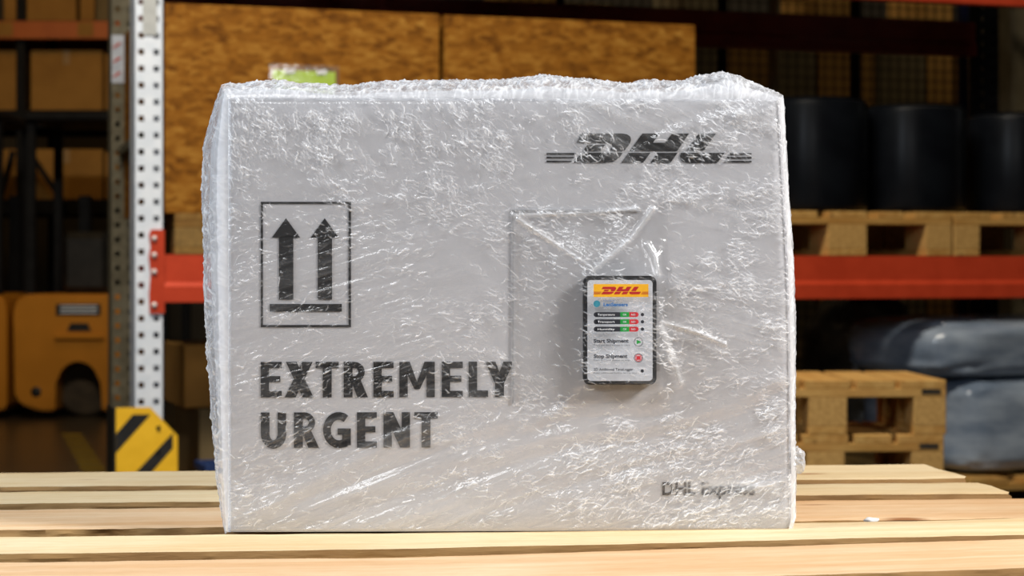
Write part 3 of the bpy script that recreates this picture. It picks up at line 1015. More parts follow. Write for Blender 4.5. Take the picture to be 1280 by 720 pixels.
    # ---------- left and right side sheets
    for side in (0, 1):
        nd_, nb = 110, 400
        D, B2 = np.meshgrid(np.linspace(0, 1, nd_) ** 1.5, np.linspace(0, 1, nb), indexing='ij')
        U = D * BD / S; W_ = B2 * 546
        ridge = strokes((nd_, nb), None, 1500, np.full(D.shape, 0.8), np.full(D.shape, 80.0), 4, 20, rng, 0.6, 45)
        nz = (fbm(U / 22, W_ / 30, 8 + side, 4) - 0.5) * 0.0050 + (1 - np.abs(2 * fbm(U / 14, W_ / 16, 18 + side, 3) - 1)) * 0.0022 + ridge * 0.0006
        fade = np.clip(D * BD / 0.012, 0, 1) * np.clip((1 - D) * 20, 0, 1) * np.clip(B2 * BH / 0.012, 0.0, 1) * np.clip((1 - B2) * BH / 0.01, 0, 1)
        x, y, z = wrap_pos(np.full(D.shape, float(side)), D, B2, E)
        k = 0.9 if side == 0 else 0.45
        x = x + (nz * fade * k) * (1 if side else -1)
        hz = 0.26 + 0.40 * np.clip(ridge, 0, 1.5) + 0.5 * np.clip(fbm(U / 9, W_ / 22, 28, 3) - 0.45, 0, 1) + 0.45 * np.clip(1 - U / 14, 0, 1)
        F.append(grid_faces(nd_, nb, n)); V.append(np.stack([x, y, z], -1).reshape(-1, 3)); HZ.append(hz.ravel()); n += D.size
    # ---------- top sheet, crumpled
    na2, nd2 = 640, 110
    A2, D = np.meshgrid(np.linspace(0, 1, na2), np.linspace(0, 1, nd2) ** 1.5, indexing='ij')
    U = A2 * 705; W_ = D * BD / S
    ridge = strokes((na2, nd2), None, 5500, np.full(D.shape, 0.8), np.full(D.shape, 65.0), 4, 20, rng, 0.62, 55)
    rn = 1 - np.abs(2 * fbm(U / 16, W_ / 30, 4, 4) - 1)
    rn2 = 1 - np.abs(2 * fbm(U / 7, W_ / 14, 14, 3) - 1)
    nz = (fbm(U / 40, W_ / 50, 9, 3) - 0.5) * 0.004 + (rn - 0.6) * 0.0042 + (rn2 - 0.6) * 0.0014 + ridge * 0.0004
    fade = np.clip(D * BD / 0.02, 0, 1) * np.clip((1 - D) * 12, 0, 1) * np.clip(A2 * 0.45 / 0.006, 0, 1) * np.clip((1 - A2) * 0.45 / 0.006, 0, 1)
    x, y, z = wrap_pos(A2, D, np.ones_like(D), E)
    z = z + nz * fade
    hz = 0.12 + 0.30 * np.clip(ridge, 0, 1.5) + 0.40 * np.clip(rn - 0.55, 0, 1) + 0.2 * np.clip(1 - W_ / 10, 0, 1)
    F.append(grid_faces(na2, nd2, n)); V.append(np.stack([x, y, z], -1).reshape(-1, 3)); HZ.append(hz.ravel()); n += D.size
    # ---------- back sheet
    t = np.linspace(0, 1, 60)
    A3, B3 = np.meshgrid(t, t, indexing='ij')
    x, y, z = wrap_pos(A3, np.ones_like(A3), B3, E)
    F.append(grid_faces(60, 60, n)); V.append(np.stack([x, y, z], -1).reshape(-1, 3)); HZ.append(np.full(3600, 0.2)); n += 3600
    return build_arrays('stretch_film', np.concatenate(V), np.concatenate(F), M['film'], np.clip(np.concatenate(HZ), 0.02, 0.95))


film = link('stretch_film', make_film(), parcel)
film['label'] = 'glossy crinkled clear stretch film'

# twisted film tail at the lower right corner
bm = bmesh.new()
bmesh.ops.create_icosphere(bm, subdivisions=4, radius=0.0095)
rr = random.Random(9)
cs = np.array([v.co[:] for v in bm.verts])
for v in bm.verts:
    c = v.co
    nz = float(fbm(np.array(c.x * 330 + 5), np.array(c.z * 330 + c.y * 260), 4, 4))
    v.co = c * (0.62 + 0.85 * nz)
    v.co.x *= 0.95; v.co.z *= 1.15
me = bm_mesh('film_tail', bm, M['film'])
at = me.attributes.new('haze_glint', 'FLOAT', 'POINT')
at.data.foreach_set('value', np.full(len(me.vertices), 0.42, dtype=np.float32))
link('film_tail', me, parcel, (bx(997), 0.012, bz(579)))

# ------------------------------------------------------------------ pallet rack behind
RT = 0.34
RA = math.atan(RT)
RO = Vector(((186 - 640) / FPX * 6.15, 6.15, 0))
ru = Vector((math.cos(RA), math.sin(RA), 0)); rn_ = Vector((-math.sin(RA), math.cos(RA), 0))


def rk(px, d, py=None):
    """rack coordinates (s along, d deep, h) of a pixel on the plane d behind the rack's front"""
    t = Vector(((px - 640) / FPX, 1, 0))
    lam = (RO.dot(rn_) + d) / t.dot(rn_)
    s = (t * lam - RO).dot(ru)
    h = None if py is None else CAM_H - (py - HOR) / FPX * lam
    return s, d, h


def rw(s, d, h): return RO + ru * s + rn_ * d + Vector((0, 0, h))


rack = thing('pallet_rack', 'galvanised pallet rack with red beams behind the carton, holding crates and barrels', 'rack', RO, RA)


def upright_me(key, H, wid=0.09, dep=0.075):
    bm = bmesh.new()
    t = 0.004
    hw, pitch = 0.0175, 0.05
    cx = 0.0205 + 0.002
    xs = [-wid / 2, -cx - hw / 2, -cx + hw / 2, cx - hw / 2, cx + hw / 2, wid / 2]
    for a, b in ((0, 1), (2, 3), (4, 5)):
        add_box(bm, (xs[a], 0, 0), (xs[b], t, H))
    nh = int(H / pitch)
    for c0, c1 in ((xs[1], xs[2]), (xs[3], xs[4])):
        for k in range(nh):
            z0 = k * pitch + (hw if k else 0) * 0 + (0 if k == 0 else hw)
            add_box(bm, (c0, 0, k * pitch + hw), (c1, t, (k + 1) * pitch))
    add_box(bm, (-wid / 2, 0, 0), (-wid / 2 + t, dep, H)); add_box(bm, (wid / 2 - t, 0, 0), (wid / 2, dep, H))
    add_box(bm, (-wid / 2, dep - t, 0), (-wid / 2 + 0.025, dep, H)); add_box(bm, (wid / 2 - 0.025, dep - t, 0), (wid / 2, dep, H))
    # dimples between the hole rows
    return bm_mesh('upright', bm, M[key])


UP = upright_me('zinc', 3.0)
UPD = upright_me('zinc_shaded', 3.0)
RD = 1.0
RS = 2.95      # right frame
s_rear = rk(155, RD)[0]
s_rr = rk(1236, RD)[0]
for s, d, me in ((0, 0, UP), (s_rear, RD, UPD), (RS + 0.45, 0, UP), (s_rr, RD, upright_me('steel_dark', 3.0))):  # rear uprights use darker materials, their shade put into the colour
    link('upright', me, rack, (s, d, 0))
# frame braces of the left and right frames
for s0, s1 in ((0, s_rear), (RS + 0.45, s_rr)):
    for z in (0.35, 1.25, 2.15):
        v = Vector((s1 - s0, RD - 0.08, 0.0)); L_ = v.length
        link('brace', box_me('zinc_shaded', 0.035, L_, 0.03, 0.002), rack, ((s0 + s1) / 2, RD / 2 + 0.03, z), (0, 0, math.atan2(-v.x, v.y)))


def beam(s0, s1, d, h0, h1, key):
    hh = h1 - h0
    pr = [(-0.004, 0), (-0.004, hh * 0.28), (-0.004, hh * 0.33), (0.006, hh * 0.42), (0.006, hh * 0.46), (0.006, hh), (0.05, hh), (0.05, 0)]
    bm = bmesh.new()
    a = [bm.verts.new((s0, y, z)) for y, z in pr]; c = [bm.verts.new((s1, y, z)) for y, z in pr]
    n = len(pr)
    bm.faces.new(a); bm.faces.new(c[::-1])
    for i in range(n):
        bm.faces.new((a[i], c[i], c[(i + 1) % n], a[(i + 1) % n]))
    return link('beam', bm_mesh('beam', bm, M[key]), rack, (0, d, h0))


H0, H1 = 0.757, 0.901
U0, U1 = 1.77, 1.905
beam(0.045, RS + 0.41, -0.004, H0, H1, 'red_paint'); beam(s_rear + 0.045, s_rr - 0.045, RD + 0.02, H0, H1, 'red_paint')
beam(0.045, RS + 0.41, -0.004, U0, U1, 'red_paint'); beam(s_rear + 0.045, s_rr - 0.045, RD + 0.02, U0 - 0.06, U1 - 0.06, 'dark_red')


def connector(s, d, ztop, flip=1):
    c = link('beam_connector', prism_me('red_paint', [(-0.004, 0), (0.04, 0), (0.04, 0.252), (0.0, 0.252), (-0.006, 0.235), (-0.001, 0.2), (-0.007, 0.17), (-0.001, 0.12), (-0.006, 0.06)], 0.006), rack,
             (s, d - 0.0065, ztop - 0.252))
    for k, z in enumerate((0.225, 0.175, 0.125, 0.025)):
        bm = bmesh.new()
        bmesh.ops.create_uvsphere(bm, u_segments=12, v_segments=6, radius=0.009)
        link('rivet', bm_mesh('rivet', bm, M['rivet'], True), c, (0.009, -0.0005, z))
    return c


_, _, zc = rk(194, 0, 287)
connector(0.006, -0.001, zc)
connector(0.006, -0.001, zc + (U1 - H1))
# grey label plate on the upright, red and white sticker on the rear upright
s_, d_, za = rk(187, 0, -8); _, _, zb = rk(187, 0, 44)
lp = box('label_plate', 'zinc_plate', 0.042, 0.002, za - zb, (s_ + 0.0, -0.0025, zb), rack, bev=0)
_, _, za = rk(152, RD, 44); _, _, zb = rk(152, RD, 104)
stk = box('warning_sticker', 'red_white_white', 0.05, 0.002, za - zb, (s_rear - 0.018, RD - 0.002, zb), rack, bev=0)
for k in range(3):
    link('red_mark', prism_me('red_paint', [(-0.02, 0), (-0.012, 0), (0.012, 0.018), (-0.002, 0.018)], 0.001), stk, (-0.002, -0.0021, 0.02 + k * (za - zb) / 3.3))

# yellow and black upright protector
gs, gd, gz = rk(145, -0.10, 510)
g = thing('upright_protector', 'yellow steel protector with black diagonal stripes around the foot of the rack upright', 'guard', rw(gs, gd, 0), RA)
GH = gz
sc_g = GH / ((333 + CAM_H / GH * 0) * 0 + 1) 
_, _, g545 = rk(222, -0.10, 545)
gw = rk(222, -0.10)[0] - gs
ch = rk(188, -0.10)[0] - gs
link('front_plate', prism_me('yellow', [(0, 0), (gw, 0), (gw, g545), (ch, GH), (0, GH)], 0.006), g)
link('side_plate', box_me('black_paint', 0.006, 0.16, GH, 0.001), g, (-0.003, 0.083, 0))


def gpt(px, py):
    s, d, h = rk(px, -0.10, py); return (s - gs, h)


for P in ([(145, 542), (166, 518), (188, 518), (145, 566)], [(172, 588), (216, 541), (216, 560), (188, 592), (150, 630), (132 + 13, 618)]):
    pts = [gpt(*q) for q in P]
    pts = [(min(max(x, 0.0), gw), min(z, GH)) for x, z in pts]
    link('black_stripe', prism_me('black_paint', pts, 0.001), g, (0, -0.0011, 0))
for py in (535, 565):
    x, z = gpt(198, py)
    link('bolt_head', lathe_me('steel_dark', [(0, 0.004), (0.006, 0.004), (0.007, 0), (0, 0)], 10), g, (x, -0.001, z), (PI / 2, 0, 0))


# ---- pallets on the rack with their loads
def rack_pallet(label, s_right, dfront, h, W=0.8, L=1.1, H=0.14, group=None, rows=None, keys=('pallet_wood', 'chip_block')):
    """short end facing the aisle; s_right = right end; boards run into the rack"""
    p = thing('wooden_pallet', label, 'pallet', rw(s_right - W / 2, dfront + L / 2, h), RA + PI / 2, group)
    pallet_parts(p, L, W, H, keys[0], keys[1], rows)
    return p


# OSB crates
def osb_crate(label, px0, px1, dfront, z0, ytop0, pouch_=False, cap=True):
    s0 = rk(px0, dfront)[0]; s1 = rk(px1, dfront)[0]
    zt_ = rk(px0, dfront, ytop0)[2]
    w = s1 - s0; h = zt_ - z0; dep = 0.85
    c = thing('wooden_crate', label, 'crate', rw((s0 + s1) / 2, dfront, z0), RA)
    link('front_panel', box_me('osb', w, 0.015, h - 0.004, 0.001), c, (0, 0.0075, 0))
    link('back_panel', box_me('osb', w, 0.015, h - 0.004, 0.001), c, (0, dep, 0))
    for sx in (-1, 1):
        link('side_panel', box_me('osb', 0.015, dep - 0.02, h - 0.004, 0.001), c, (sx * (w / 2 - 0.0076), dep / 2, 0))
    link('lid', box_me('osb', w - 0.031, dep - 0.02, 0.015, 0.001), c, (0, dep / 2, h - 0.022))
    link('base_panel', box_me('osb', w - 0.031, dep - 0.02, 0.015, 0.001), c, (0, dep / 2, 0))
    return c, s0, s1, zt_


ZP = H1 + 0.125
c1, s0, s1, z1_ = osb_crate('strand board crate beside the rack upright, with a green slip on its front', 206, 549, 0.0, ZP, 2)
# document pouch with lime slip
ps, _, pz = rk(337, -0.006, 80); pe_ = rk(424, -0.006)[0]; pz2 = rk(337, -0.006, 132)[2]
M['pocket'] = clear_mat('clear_pocket', (0.97, 0.97, 0.97), 0.06, 0.1, 0.03)
cx = (s0 + s1) / 2
pk = link('document_pocket', box_me('pocket', pe_ - ps, 0.002, pz - pz2, 0), c1, ((ps + pe_) / 2 - cx, -0.004, pz2 - ZP))
link('green_slip', box_me('lime', (pe_ - ps) * 0.9, 0.001, (pz - pz2) * 0.86, 0), pk, (0.0, 0.0022, 0.0))
for q in (-0.045, 0.055):
    link('white_glint', box_me('white_print', 0.032, 0.0006, 0.012, 0), pk, (q, -0.0018, (pz - pz2) * 0.80), (0, -0.15, 0))  # highlights on the clear pocket, painted as small white plates
c2, t0, t1, z2_ = osb_crate('strand board crate right of the crate with the green slip', 556, 869, 0.0, ZP, 17)
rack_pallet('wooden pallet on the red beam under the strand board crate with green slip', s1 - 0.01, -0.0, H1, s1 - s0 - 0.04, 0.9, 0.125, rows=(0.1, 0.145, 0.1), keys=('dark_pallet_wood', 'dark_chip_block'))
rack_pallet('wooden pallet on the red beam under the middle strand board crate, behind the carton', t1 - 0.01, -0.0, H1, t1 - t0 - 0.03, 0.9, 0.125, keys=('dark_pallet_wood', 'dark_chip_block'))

# barrels and their pallets
p1r = rk(1190, 0.0)[0]
rack_pallet('wooden pallet on the red beam under the black barrels nearest the carton', p1r, 0.0, H1, 0.8, 1.1, 0.150)
rack_pallet('wooden pallet on the red beam at the right edge under a black barrel', p1r + 0.81, 0.0, H1, 0.8, 1.1, 0.150)
ZB2 = H1 + 0.151
BR_ = 0.185


def barrel(label, px, ptop, dd):
    s = rk(px, dd)[0]
    zt_ = rk(px, dd - BR_ * 0.5, ptop)[2]
    h = zt_ - ZB2
    b = thing('barrel', label, 'barrel', rw(s, dd, ZB2), RA, 'black plastic barrels on the rack pallets')
    R = BR_
    link('drum_body', lathe_me('black_plastic', [(0, 0), (R - 0.012, 0), (R - 0.003, 0.008), (R, 0.02), (R, h - 0.03), (R - 0.004, h - 0.014), (R - 0.014, h - 0.008), (0, h - 0.008)], 48), b)
    link('drum_lid', lathe_me('black_plastic', [(0, h - 0.008), (R - 0.02, h - 0.008), (R - 0.018, h), (R - 0.03, h), (R - 0.034, h - 0.004), (0, h - 0.003)], 48), b)
    return b


barrel('black barrel nearest the carton, leftmost of the three on the rack', 1018, 122, 0.20)
barrel('middle one of the three black barrels on the rack', 1141, 131, 0.20)
barrel('black barrel cut by the right picture edge', 1272, 141, 0.22)

# upper level pallets, undersides seen between the upper beams; left one added for shade
for k, (sr, lab) in enumerate(((0.90, 'unseen pallet added for shade on the upper beams above the crate with green slip'), (1.80, 'dark pallet on the upper beams above the middle of the rack'), (2.72, 'dark pallet on the upper beams at the right end of the rack'))):
    rack_pallet(lab, sr, 0.02, U1 , 0.8, 1.05, 0.144)
    uc = thing('cardboard_box', 'unseen brown box added to shade the upper level, ' + ['left', 'middle', 'right'][k] + ' one of the three', 'box', rw(sr - 0.4, 0.52, U1 + 0.1455), RA)  # out of view, added to shade the rear beam and fence
    link('box_body', box_me('cardboard', 0.78, 0.98, 0.9, 0.004), uc)
    link('tape_strip', box_me('tape', 0.05, 0.0012, 0.2, 0), uc, (0, -0.491, 0.69))

# ---- loads on the floor beneath the lower beam
def blob_me(key, sx, sy, sz, seed, p=3.2, wr=0.02, nu=64, nv=40):
    """soft stuffed bundle: superellipsoid with film wrinkles, base at z=0"""
    u = np.linspace(0, 2 * PI, nu, endpoint=False); v = np.linspace(-PI / 2, PI / 2, nv)
    U, W_ = np.meshgrid(u, v, indexing='ij')
    sg = lambda c, e: np.sign(c) * np.abs(c) ** e
    e = 2 / p
    x = sg(np.cos(W_), e) * sg(np.cos(U), e); y = sg(np.cos(W_), e) * sg(np.sin(U), e); z = sg(np.sin(W_), e)
    k = 1 + wr * 2 * (fbm(U * 2.2, W_ * 3.1 + np.cos(U), seed, 4) - 0.5) + wr * (1 - np.abs(2 * fbm(np.cos(U) * 3 + 5, W_ * 5, seed + 3, 3) - 1) - 0.6)
    V = np.stack([x * sx / 2 * k, y * sy / 2 * k, (z * k * 0.5 + 0.5) * sz], -1)
    V[..., 2] = np.clip(V[..., 2], 0.0, None)
    f = []
    for i in range(nu):
        j = (i + 1) % nu
        for q in range(nv - 1):
            f.append((i * nv + q, j * nv + q, j * nv + q + 1, i * nv + q + 1))
    return mesh_from(key, V.reshape(-1, 3), f, M[key], True)


fp_s = rk(1185, 0.05)[0]
rack_pallet('wooden pallet on the floor under the grey film-wrapped bundles at right', fp_s + 0.92, -0.10, 0.0, 0.92, 1.0, 0.144)
lb_s, _, lb_t = rk(1185, 0.05, 472)
bun = link('wrapped_bundle', blob_me('wrap_grey', 0.92, 0.80, lb_t - 0.144, 5, 7.0, 0.03), None, rw(lb_s + 0.46, 0.34, 0.146), (0, 0, RA))
tag(bun, 'lower grey film-wrapped bundle at the right edge, resting on a floor pallet', 'bundle', 'grey wrapped bundles at right')
ub_s, _, ub_t = rk(1140, 0.1, 411)
bun2 = link('wrapped_bundle', blob_me('wrap_grey', 0.98, 0.74, ub_t - lb_t + 0.05, 12, 4.6, 0.05), None, rw(ub_s + 0.49, 0.33, lb_t - 0.012), (0.0, 0.0, RA))
tag(bun2, 'upper pillow-like grey film-wrapped bundle lying on the lower bundle', 'bundle', 'grey wrapped bundles at right')
# dark wrapped load left of them
dl_s = rk(1080, 1.18)[0]
rack_pallet('wooden pallet on the floor under the dark film-wrapped load', dl_s + 0.30, 0.91, 0.0, 0.6, 0.6, 0.144, rows=(0.1, 0.1, 0.1))
_, _, dl_t = rk(1085, 1.18, 392)
dk_o = link('wrapped_load', blob_me('wrap_dark', 0.40, 0.5, (dl_t - 0.144) * 1.16, 31, 2.8, 0.12), None, rw(dl_s, 1.2, 0.146), (0, 0, RA))
tag(dk_o, 'dark crumpled film-wrapped load behind the stack of pallets', 'load')

# stack of four half pallets, in front of the rack, right of the carton
SZ = 5.34
cr_ = pt(1181, 475, SZ)
HP = cr_.z / 4
sa = math.radians(2)
labs = ['topmost wooden half pallet of the stack right of the carton', 'second wooden half pallet from the top of the stack right of the carton',
        'third wooden half pallet from the top of the stack right of the carton', 'lowest wooden half pallet of the stack right of the carton']
cpos = Vector((cr_.x, cr_.y, 0)) - Vector((math.cos(sa), math.sin(sa), 0)) * 0.31 + Vector((-math.sin(sa), math.cos(sa), 0)) * 0.23
proto = thing('wooden_pallet', labs[3], 'pallet', (cpos.x, cpos.y, 0), sa + PI / 2, 'half pallets stacked right of the carton')
pallet_parts(proto, 0.46, 0.62, HP - 0.0005, 'pallet_wood', 'chip_block', (0.085, 0.10, 0.085), (0.12, 0.1, 0.12, 0.1, 0.12))
box('stamp_plate', 'black_paint', 0.002, 0.05, 0.012, (-0.231, -0.27, HP - 0.036), proto, bev=0)
for k in (1, 2, 3):
    c = copy_tree(proto)
    c['label'] = labs[3 - k]
    c.location = (cpos.x + (0.004 if k % 2 else -0.002), cpos.y, HP * k)

# cartons under the lower beam at left and a blue crate
def carton(label, s, d, z, w, dp, h, key='cardboard', rot=0.0, group=None, base=None):
    pos = base if base is not None else rw(s, d, z)
    c = thing('cardboard_box', label, 'box', pos, RA + rot, group)
    link('box_body', box_me(key, w, dp, h, 0.004), c)
    link('tape_strip', box_me('tape', 0.045, 0.0012, min(0.09, h * 0.3), 0), c, (0, -dp / 2 - 0.0006, h - min(0.09, h * 0.3)))
    return c


s_a = rk(236, 0.5)[0]
rack_pallet('wooden pallet on the floor under the two brown boxes left of the carton', s_a + 0.62, 0.15, 0.0, 0.8, 0.9, 0.144)
carton('dim brown box low behind the rack upright, on a floor pallet', s_a + 0.24, 0.5, 0.145, 0.5, 0.5, 0.27, 'cardboard_olive')
carton('narrow brown box standing on the dim brown box under the red beam', s_a + 0.06, 0.5, 0.416, 0.22, 0.4, 0.20, 'cardboard')
bs = rk(266, -0.12)[0]
bc = thing('plastic_crate', 'small blue plastic crate on the floor peeking out left of the carton', 'crate', rw(bs + 0.10, 0.0, 0), RA)
bm = bmesh.new()
cw, cd, chh = 0.22, 0.18, 0.27
add_box(bm, (-cw / 2, -cd / 2, 0), (cw / 2, cd / 2, 0.008))
for a_, b_ in (((-cw / 2, -cd / 2), (cw / 2, -cd / 2 + 0.006)), ((-cw / 2, cd / 2 - 0.006), (cw / 2, cd / 2)), ((-cw / 2, -cd / 2 + 0.006), (-cw / 2 + 0.006, cd / 2 - 0.006)), ((cw / 2 - 0.006, -cd / 2 + 0.006), (cw / 2, cd / 2 - 0.006))):
    add_box(bm, (a_[0], a_[1], 0.008), (b_[0], b_[1], chh))
link('crate_shell', bm_mesh('crate_shell', bm, M['blue_plastic']), bc)
bm = bmesh.new()
for a_, b_ in (((-cw / 2 - 0.008, -cd / 2 - 0.008), (cw / 2 + 0.008, -cd / 2)), ((-cw / 2 - 0.008, cd / 2), (cw / 2 + 0.008, cd / 2 + 0.008)), ((-cw / 2 - 0.008, -cd / 2), (-cw / 2, cd / 2)), ((cw / 2, -cd / 2), (cw / 2 + 0.008, cd / 2))):
    add_box(bm, (a_[0], a_[1], chh - 0.02), (b_[0], b_[1], chh))
link('rim', bm_mesh('rim', bm, M['blue_plastic']), bc)

# ---- mesh fence behind the rack and cartons beyond it
FD = 1.75
fs0, fs1 = rk(560, FD)[0], rk(1330, FD)[0]
fence = thing('mesh_fence', 'dark wire mesh fence with steel posts behind the pallet rack', 'fence', rw(0, FD, 0), RA)
FHT = 2.6
for px, key, w_ in ((700, 'steel_dark', 0.03), (903, 'steel_dark', 0.032), (1069, 'steel_dark', 0.036), (1204, 'blue_paint', 0.036)):
    link('fence_post', box_me(key, w_, w_, FHT, 0.002), fence, (rk(px, FD)[0], 0, 0))
bm = bmesh.new()
s = fs0
while s < fs1:
    add_box(bm, (s - 0.002, 0.02, 0.05), (s + 0.002, 0.024, FHT)); s += 0.045
z = 0.06
while z < FHT:
    add_box(bm, (fs0, 0.024, z - 0.002), (fs1, 0.028, z + 0.002)); z += 0.045
wm = link('wire_mesh', bm_mesh('wire_mesh', bm, M['steel_dark']), fence)
wm['kind'] = 'stuff'
pole = link('standpipe', lathe_me('cream', [(0, 0), (0.02, 0), (0.02, 2.6), (0, 2.6)], 12), None, rw(rk(968, FD - 0.12)[0], FD - 0.12, 0))
tag(pole, 'thin cream upright pole in front of the mesh fence behind the carton', 'pole')
# building column at the right edge
cs_, _, _ = rk(1253, 1.45)
colo = box('trim_1', 'cream', 0.20, 0.25, 7.0, rw(cs_ + 0.1, 1.5, 0), None, (0, 0, RA), 0.01)
struct(colo)

CD = 2.35
cols = [(640, 702, 0), (706, 768, 1), (772, 852, 0), (856, 897, 1), (905, 963, 0), (970, 1020, 1), (1023, 1064, 0), (1074, 1094, 0), (1097, 1157, 1), (1160, 1193, 0), (1208, 1232, 0)]
ords = ['first', 'second', 'third', 'fourth', 'fifth', 'sixth', 'seventh', 'eighth', 'ninth', 'tenth', 'eleventh']
rn2_ = random.Random(4)
tiers = ['on the floor', 'one up from the floor', 'two up from the floor', 'third up from the floor', 'top of its pile']
for i, (xa, xb, kk) in enumerate(cols):
    sa_, sb_ = rk(xa, CD)[0], rk(xb, CD)[0]
    z = 0.0
    nt = 4 if i % 3 else 5
    for t_ in range(nt):
        h = [0.52, 0.50, 0.46, 0.50, 0.40][t_] + rn2_.uniform(-0.03, 0.03)
        nm = 'tan' if kk == 0 else 'olive brown'
        carton('%s box behind the mesh fence, %s pile from left, %s' % (nm, ords[i], tiers[t_] if t_ < nt - 1 else tiers[4]),
               (sa_ + sb_) / 2, CD + 0.2, z + 0.001, sb_ - sa_ - 0.004, 0.4, h, 'cardboard' if kk == 0 else 'cardboard_olive', 0, 'cartons piled behind the mesh fence')
        z += h + 0.002

# ------------------------------------------------------------------ far left: storage rack and forklifts
YB = 13.2
kb = YB / FPX
far = thing('storage_rack', 'distant storage rack with orange beams in the dark left background', 'rack', (-2.7, YB, 0), 0)


def fx(px): return (px - 640) * kb + 2.7
def fz(py): return CAM_H - (py - HOR) * kb


for px in (27, -170, 205):
    for dd in (0, 0.9):
        link('upright', box_me('steel_dark', 0.055, 0.06, 4.0, 0.002), far, (fx(px), dd, 0))
def far_beam(z0, z1, key):
    for dd in (-0.05, 0.92):
        link('beam', box_me(key, fx(205) - fx(-170), 0.05, z1 - z0, 0.003), far, ((fx(205) + fx(-170)) / 2, dd, z0))
far_beam(fz(50), fz(28), 'orange_beam')
far_beam(fz(160), fz(140), 'steel_dark')
far_beam(fz(268), fz(252), 'steel_dark')
for (z_) in (fz(28), fz(140), fz(252)):
    link('shelf_deck', box_me('steel_dark', fx(205) - fx(-170), 0.86, 0.012, 0), far, ((fx(205) + fx(-170)) / 2, 0.44, z_ + 0.001))
for pxa in (8, 108):
    link('beam_label', box_me('cardboard', 0.10, 0.002, 0.09, 0), far, (fx(pxa + 2), -0.077, fz(47)))


def far_box(label, xa, xb, ya, yb, key, dd=0.35, dp=0.6):
    w = (xb - xa) * kb; h = (yb - ya) * kb
    return carton(label, 0, 0, 0, w, dp, h, key, -RA, None, Vector((((xa + xb) / 2 - 640) * kb, YB + dd, fz(yb))))


B1, B2_, B3 = 25.2, 137.2, 249.2
far_box('wide tan box on the upper orange beam, top left corner of the picture', 2, 93, -40, B1, 'cardboard')
far_box('narrow tan box beside the wide tan box on the orange beam', 98, 116, -30, B1, 'cardboard')
far_box('dark olive box on the orange beam next to the narrow tan box', 118, 180, -20, B1, 'cardboard_olive')
far_box('large dim brown box on the middle shelf of the far left rack', 36, 126, 62, B2_, 'cardboard')
far_box('dim brown box at the left picture edge on the middle shelf', -60, 19, 62, B2_, 'cardboard')
far_box('dim brown box beside the large one, half behind the rack upright', 129, 190, 66, B2_, 'cardboard')
far_box('large dim brown box on the lower shelf of the far left rack', 36, 126, 186, B3, 'cardboard')
far_box('dim brown box at the left picture edge on the lower shelf', -60, 19, 186, B3, 'cardboard')
far_box('dim brown box on the lower shelf half behind the rack upright', 129, 190, 190, B3, 'cardboard')
# diagonal braces
for xa, ya, xb, yb in ((38, 185, 85, 255), (22, 190, 5, 255)):
    a_ = Vector((fx(xa), -0.02, fz(ya))); b_ = Vector((fx(xb), -0.02, fz(yb)))
    v = b_ - a_
    o = link('brace', box_me('steel_dark', 0.05, 0.03, v.length, 0.002), far, a_ + Vector((0, -0.1, 0)))
    o.rotation_euler = v.to_track_quat('Z', 'Y').to_euler()

YF = 11.6
kf = YF / FPX


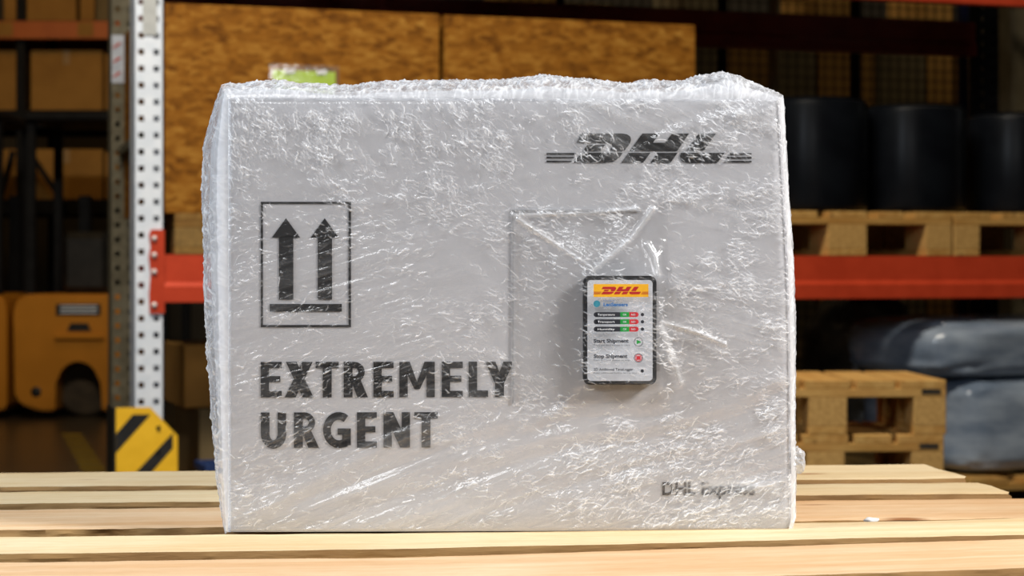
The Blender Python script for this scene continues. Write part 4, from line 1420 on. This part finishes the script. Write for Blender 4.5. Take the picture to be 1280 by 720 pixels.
def make_forklift(label, ox):
    f = thing('forklift', label, 'forklift', ((90 + ox - 640) * kf, YF, 0), 0)
    X = lambda px: (px - 90) * kf
    Z = lambda py: CAM_H - (py - HOR) * kf
    out = [(X(16), Z(392)), (X(20), Z(376)), (X(32), Z(368)), (X(152), Z(368)), (X(163), Z(373)), (X(166), Z(390)), (X(166), Z(508)), (X(160), Z(514)), (X(127), Z(514))]
    for k in range(13):
        a = PI * k / 12
        out.append((X(97.5) + math.cos(a) * 28 * kf, Z(478) + math.sin(a) * 29 * kf))
    out += [(X(68), Z(514)), (X(50), Z(514)), (X(26), Z(506)), (X(18), Z(495))]
    link('counterweight', prism_me('orange', out, 0.9, 0.012), f)
    # arch lip
    P = [(X(97.5) + math.cos(PI * k / 12) * 40 * kf, Z(478) + math.sin(PI * k / 12) * 40 * kf) for k in range(-1, 14)]
    lip = []
    for q0, q1 in zip(P[:-1], P[1:]):
        pass
    bm = bmesh.new()
    add_box(bm, (X(70), -0.006, Z(394)), (X(126), 0.03, Z(380)))
    gr = link('vent_recess', bm_mesh('vent_recess', bm, M['black_paint']), f)
    for k in range(3):
        link('vent_slat', box_me('zinc', 46 * kf, 0.008, 0.008, 0.001), gr, (X(99), -0.009, Z(391.5 - k * 4)))
    link('handle_recess', prism_me('black_paint', [(X(84), Z(414)), (X(114), Z(414)), (X(110), Z(404)), (X(88), Z(404))], 0.02, 0.0), f, (0, -0.004, 0))
    link('step_ledge', box_me('orange', 62 * kf, 0.03, 6 * kf, 0.004), f, (X(100), -0.012, Z(424)))
    link('tow_hole', lathe_me('black_paint', [(0, 0.004), (0.024, 0.004), (0.03, 0), (0, 0)], 16), f, (X(45), -0.0005, Z(490)), (PI / 2, 0, 0))
    R = 0.175
    for yy in (0.30, 0.62):
        wl = link('wheel', lathe_me('rubber', [(0.06, -0.08), (R - 0.02, -0.08), (R, -0.06), (R, 0.06), (R - 0.02, 0.08), (0.06, 0.08)], 28), f, (X(97.5), 0.1 + yy * 0.6, R), (PI / 2, 0, 0))
        link('hub', lathe_me('rubber', [(0, 0.085), (0.06, 0.085), (0.065, 0.0), (0.06, -0.085), (0, -0.085)], 18), wl)
    for px in (34, 150):
        for yy in (0.1, 0.8):
            link('guard_post', box_me('steel_dark', 0.05, 0.05, Z(150) - Z(368), 0.004), f, (X(px), yy, Z(368)))
    link('overhead_guard', box_me('steel_dark', 128 * kf, 0.85, 0.05, 0.01), f, (X(92), 0.45, Z(150)))
    link('seat', box_me('black_paint', 0.28, 0.30, 0.36, 0.04), f, (X(92), 0.45, Z(368)))
    for px in (60, 124):
        link('mast', box_me('steel_dark', 0.07, 0.09, 1.25, 0.004), f, (X(px), 1.02, 0.05))
    return f


make_forklift('orange forklift seen from its counterweight end, left of the rack upright', 0)
make_forklift('orange forklift cut by the left picture edge beside another forklift', -158)
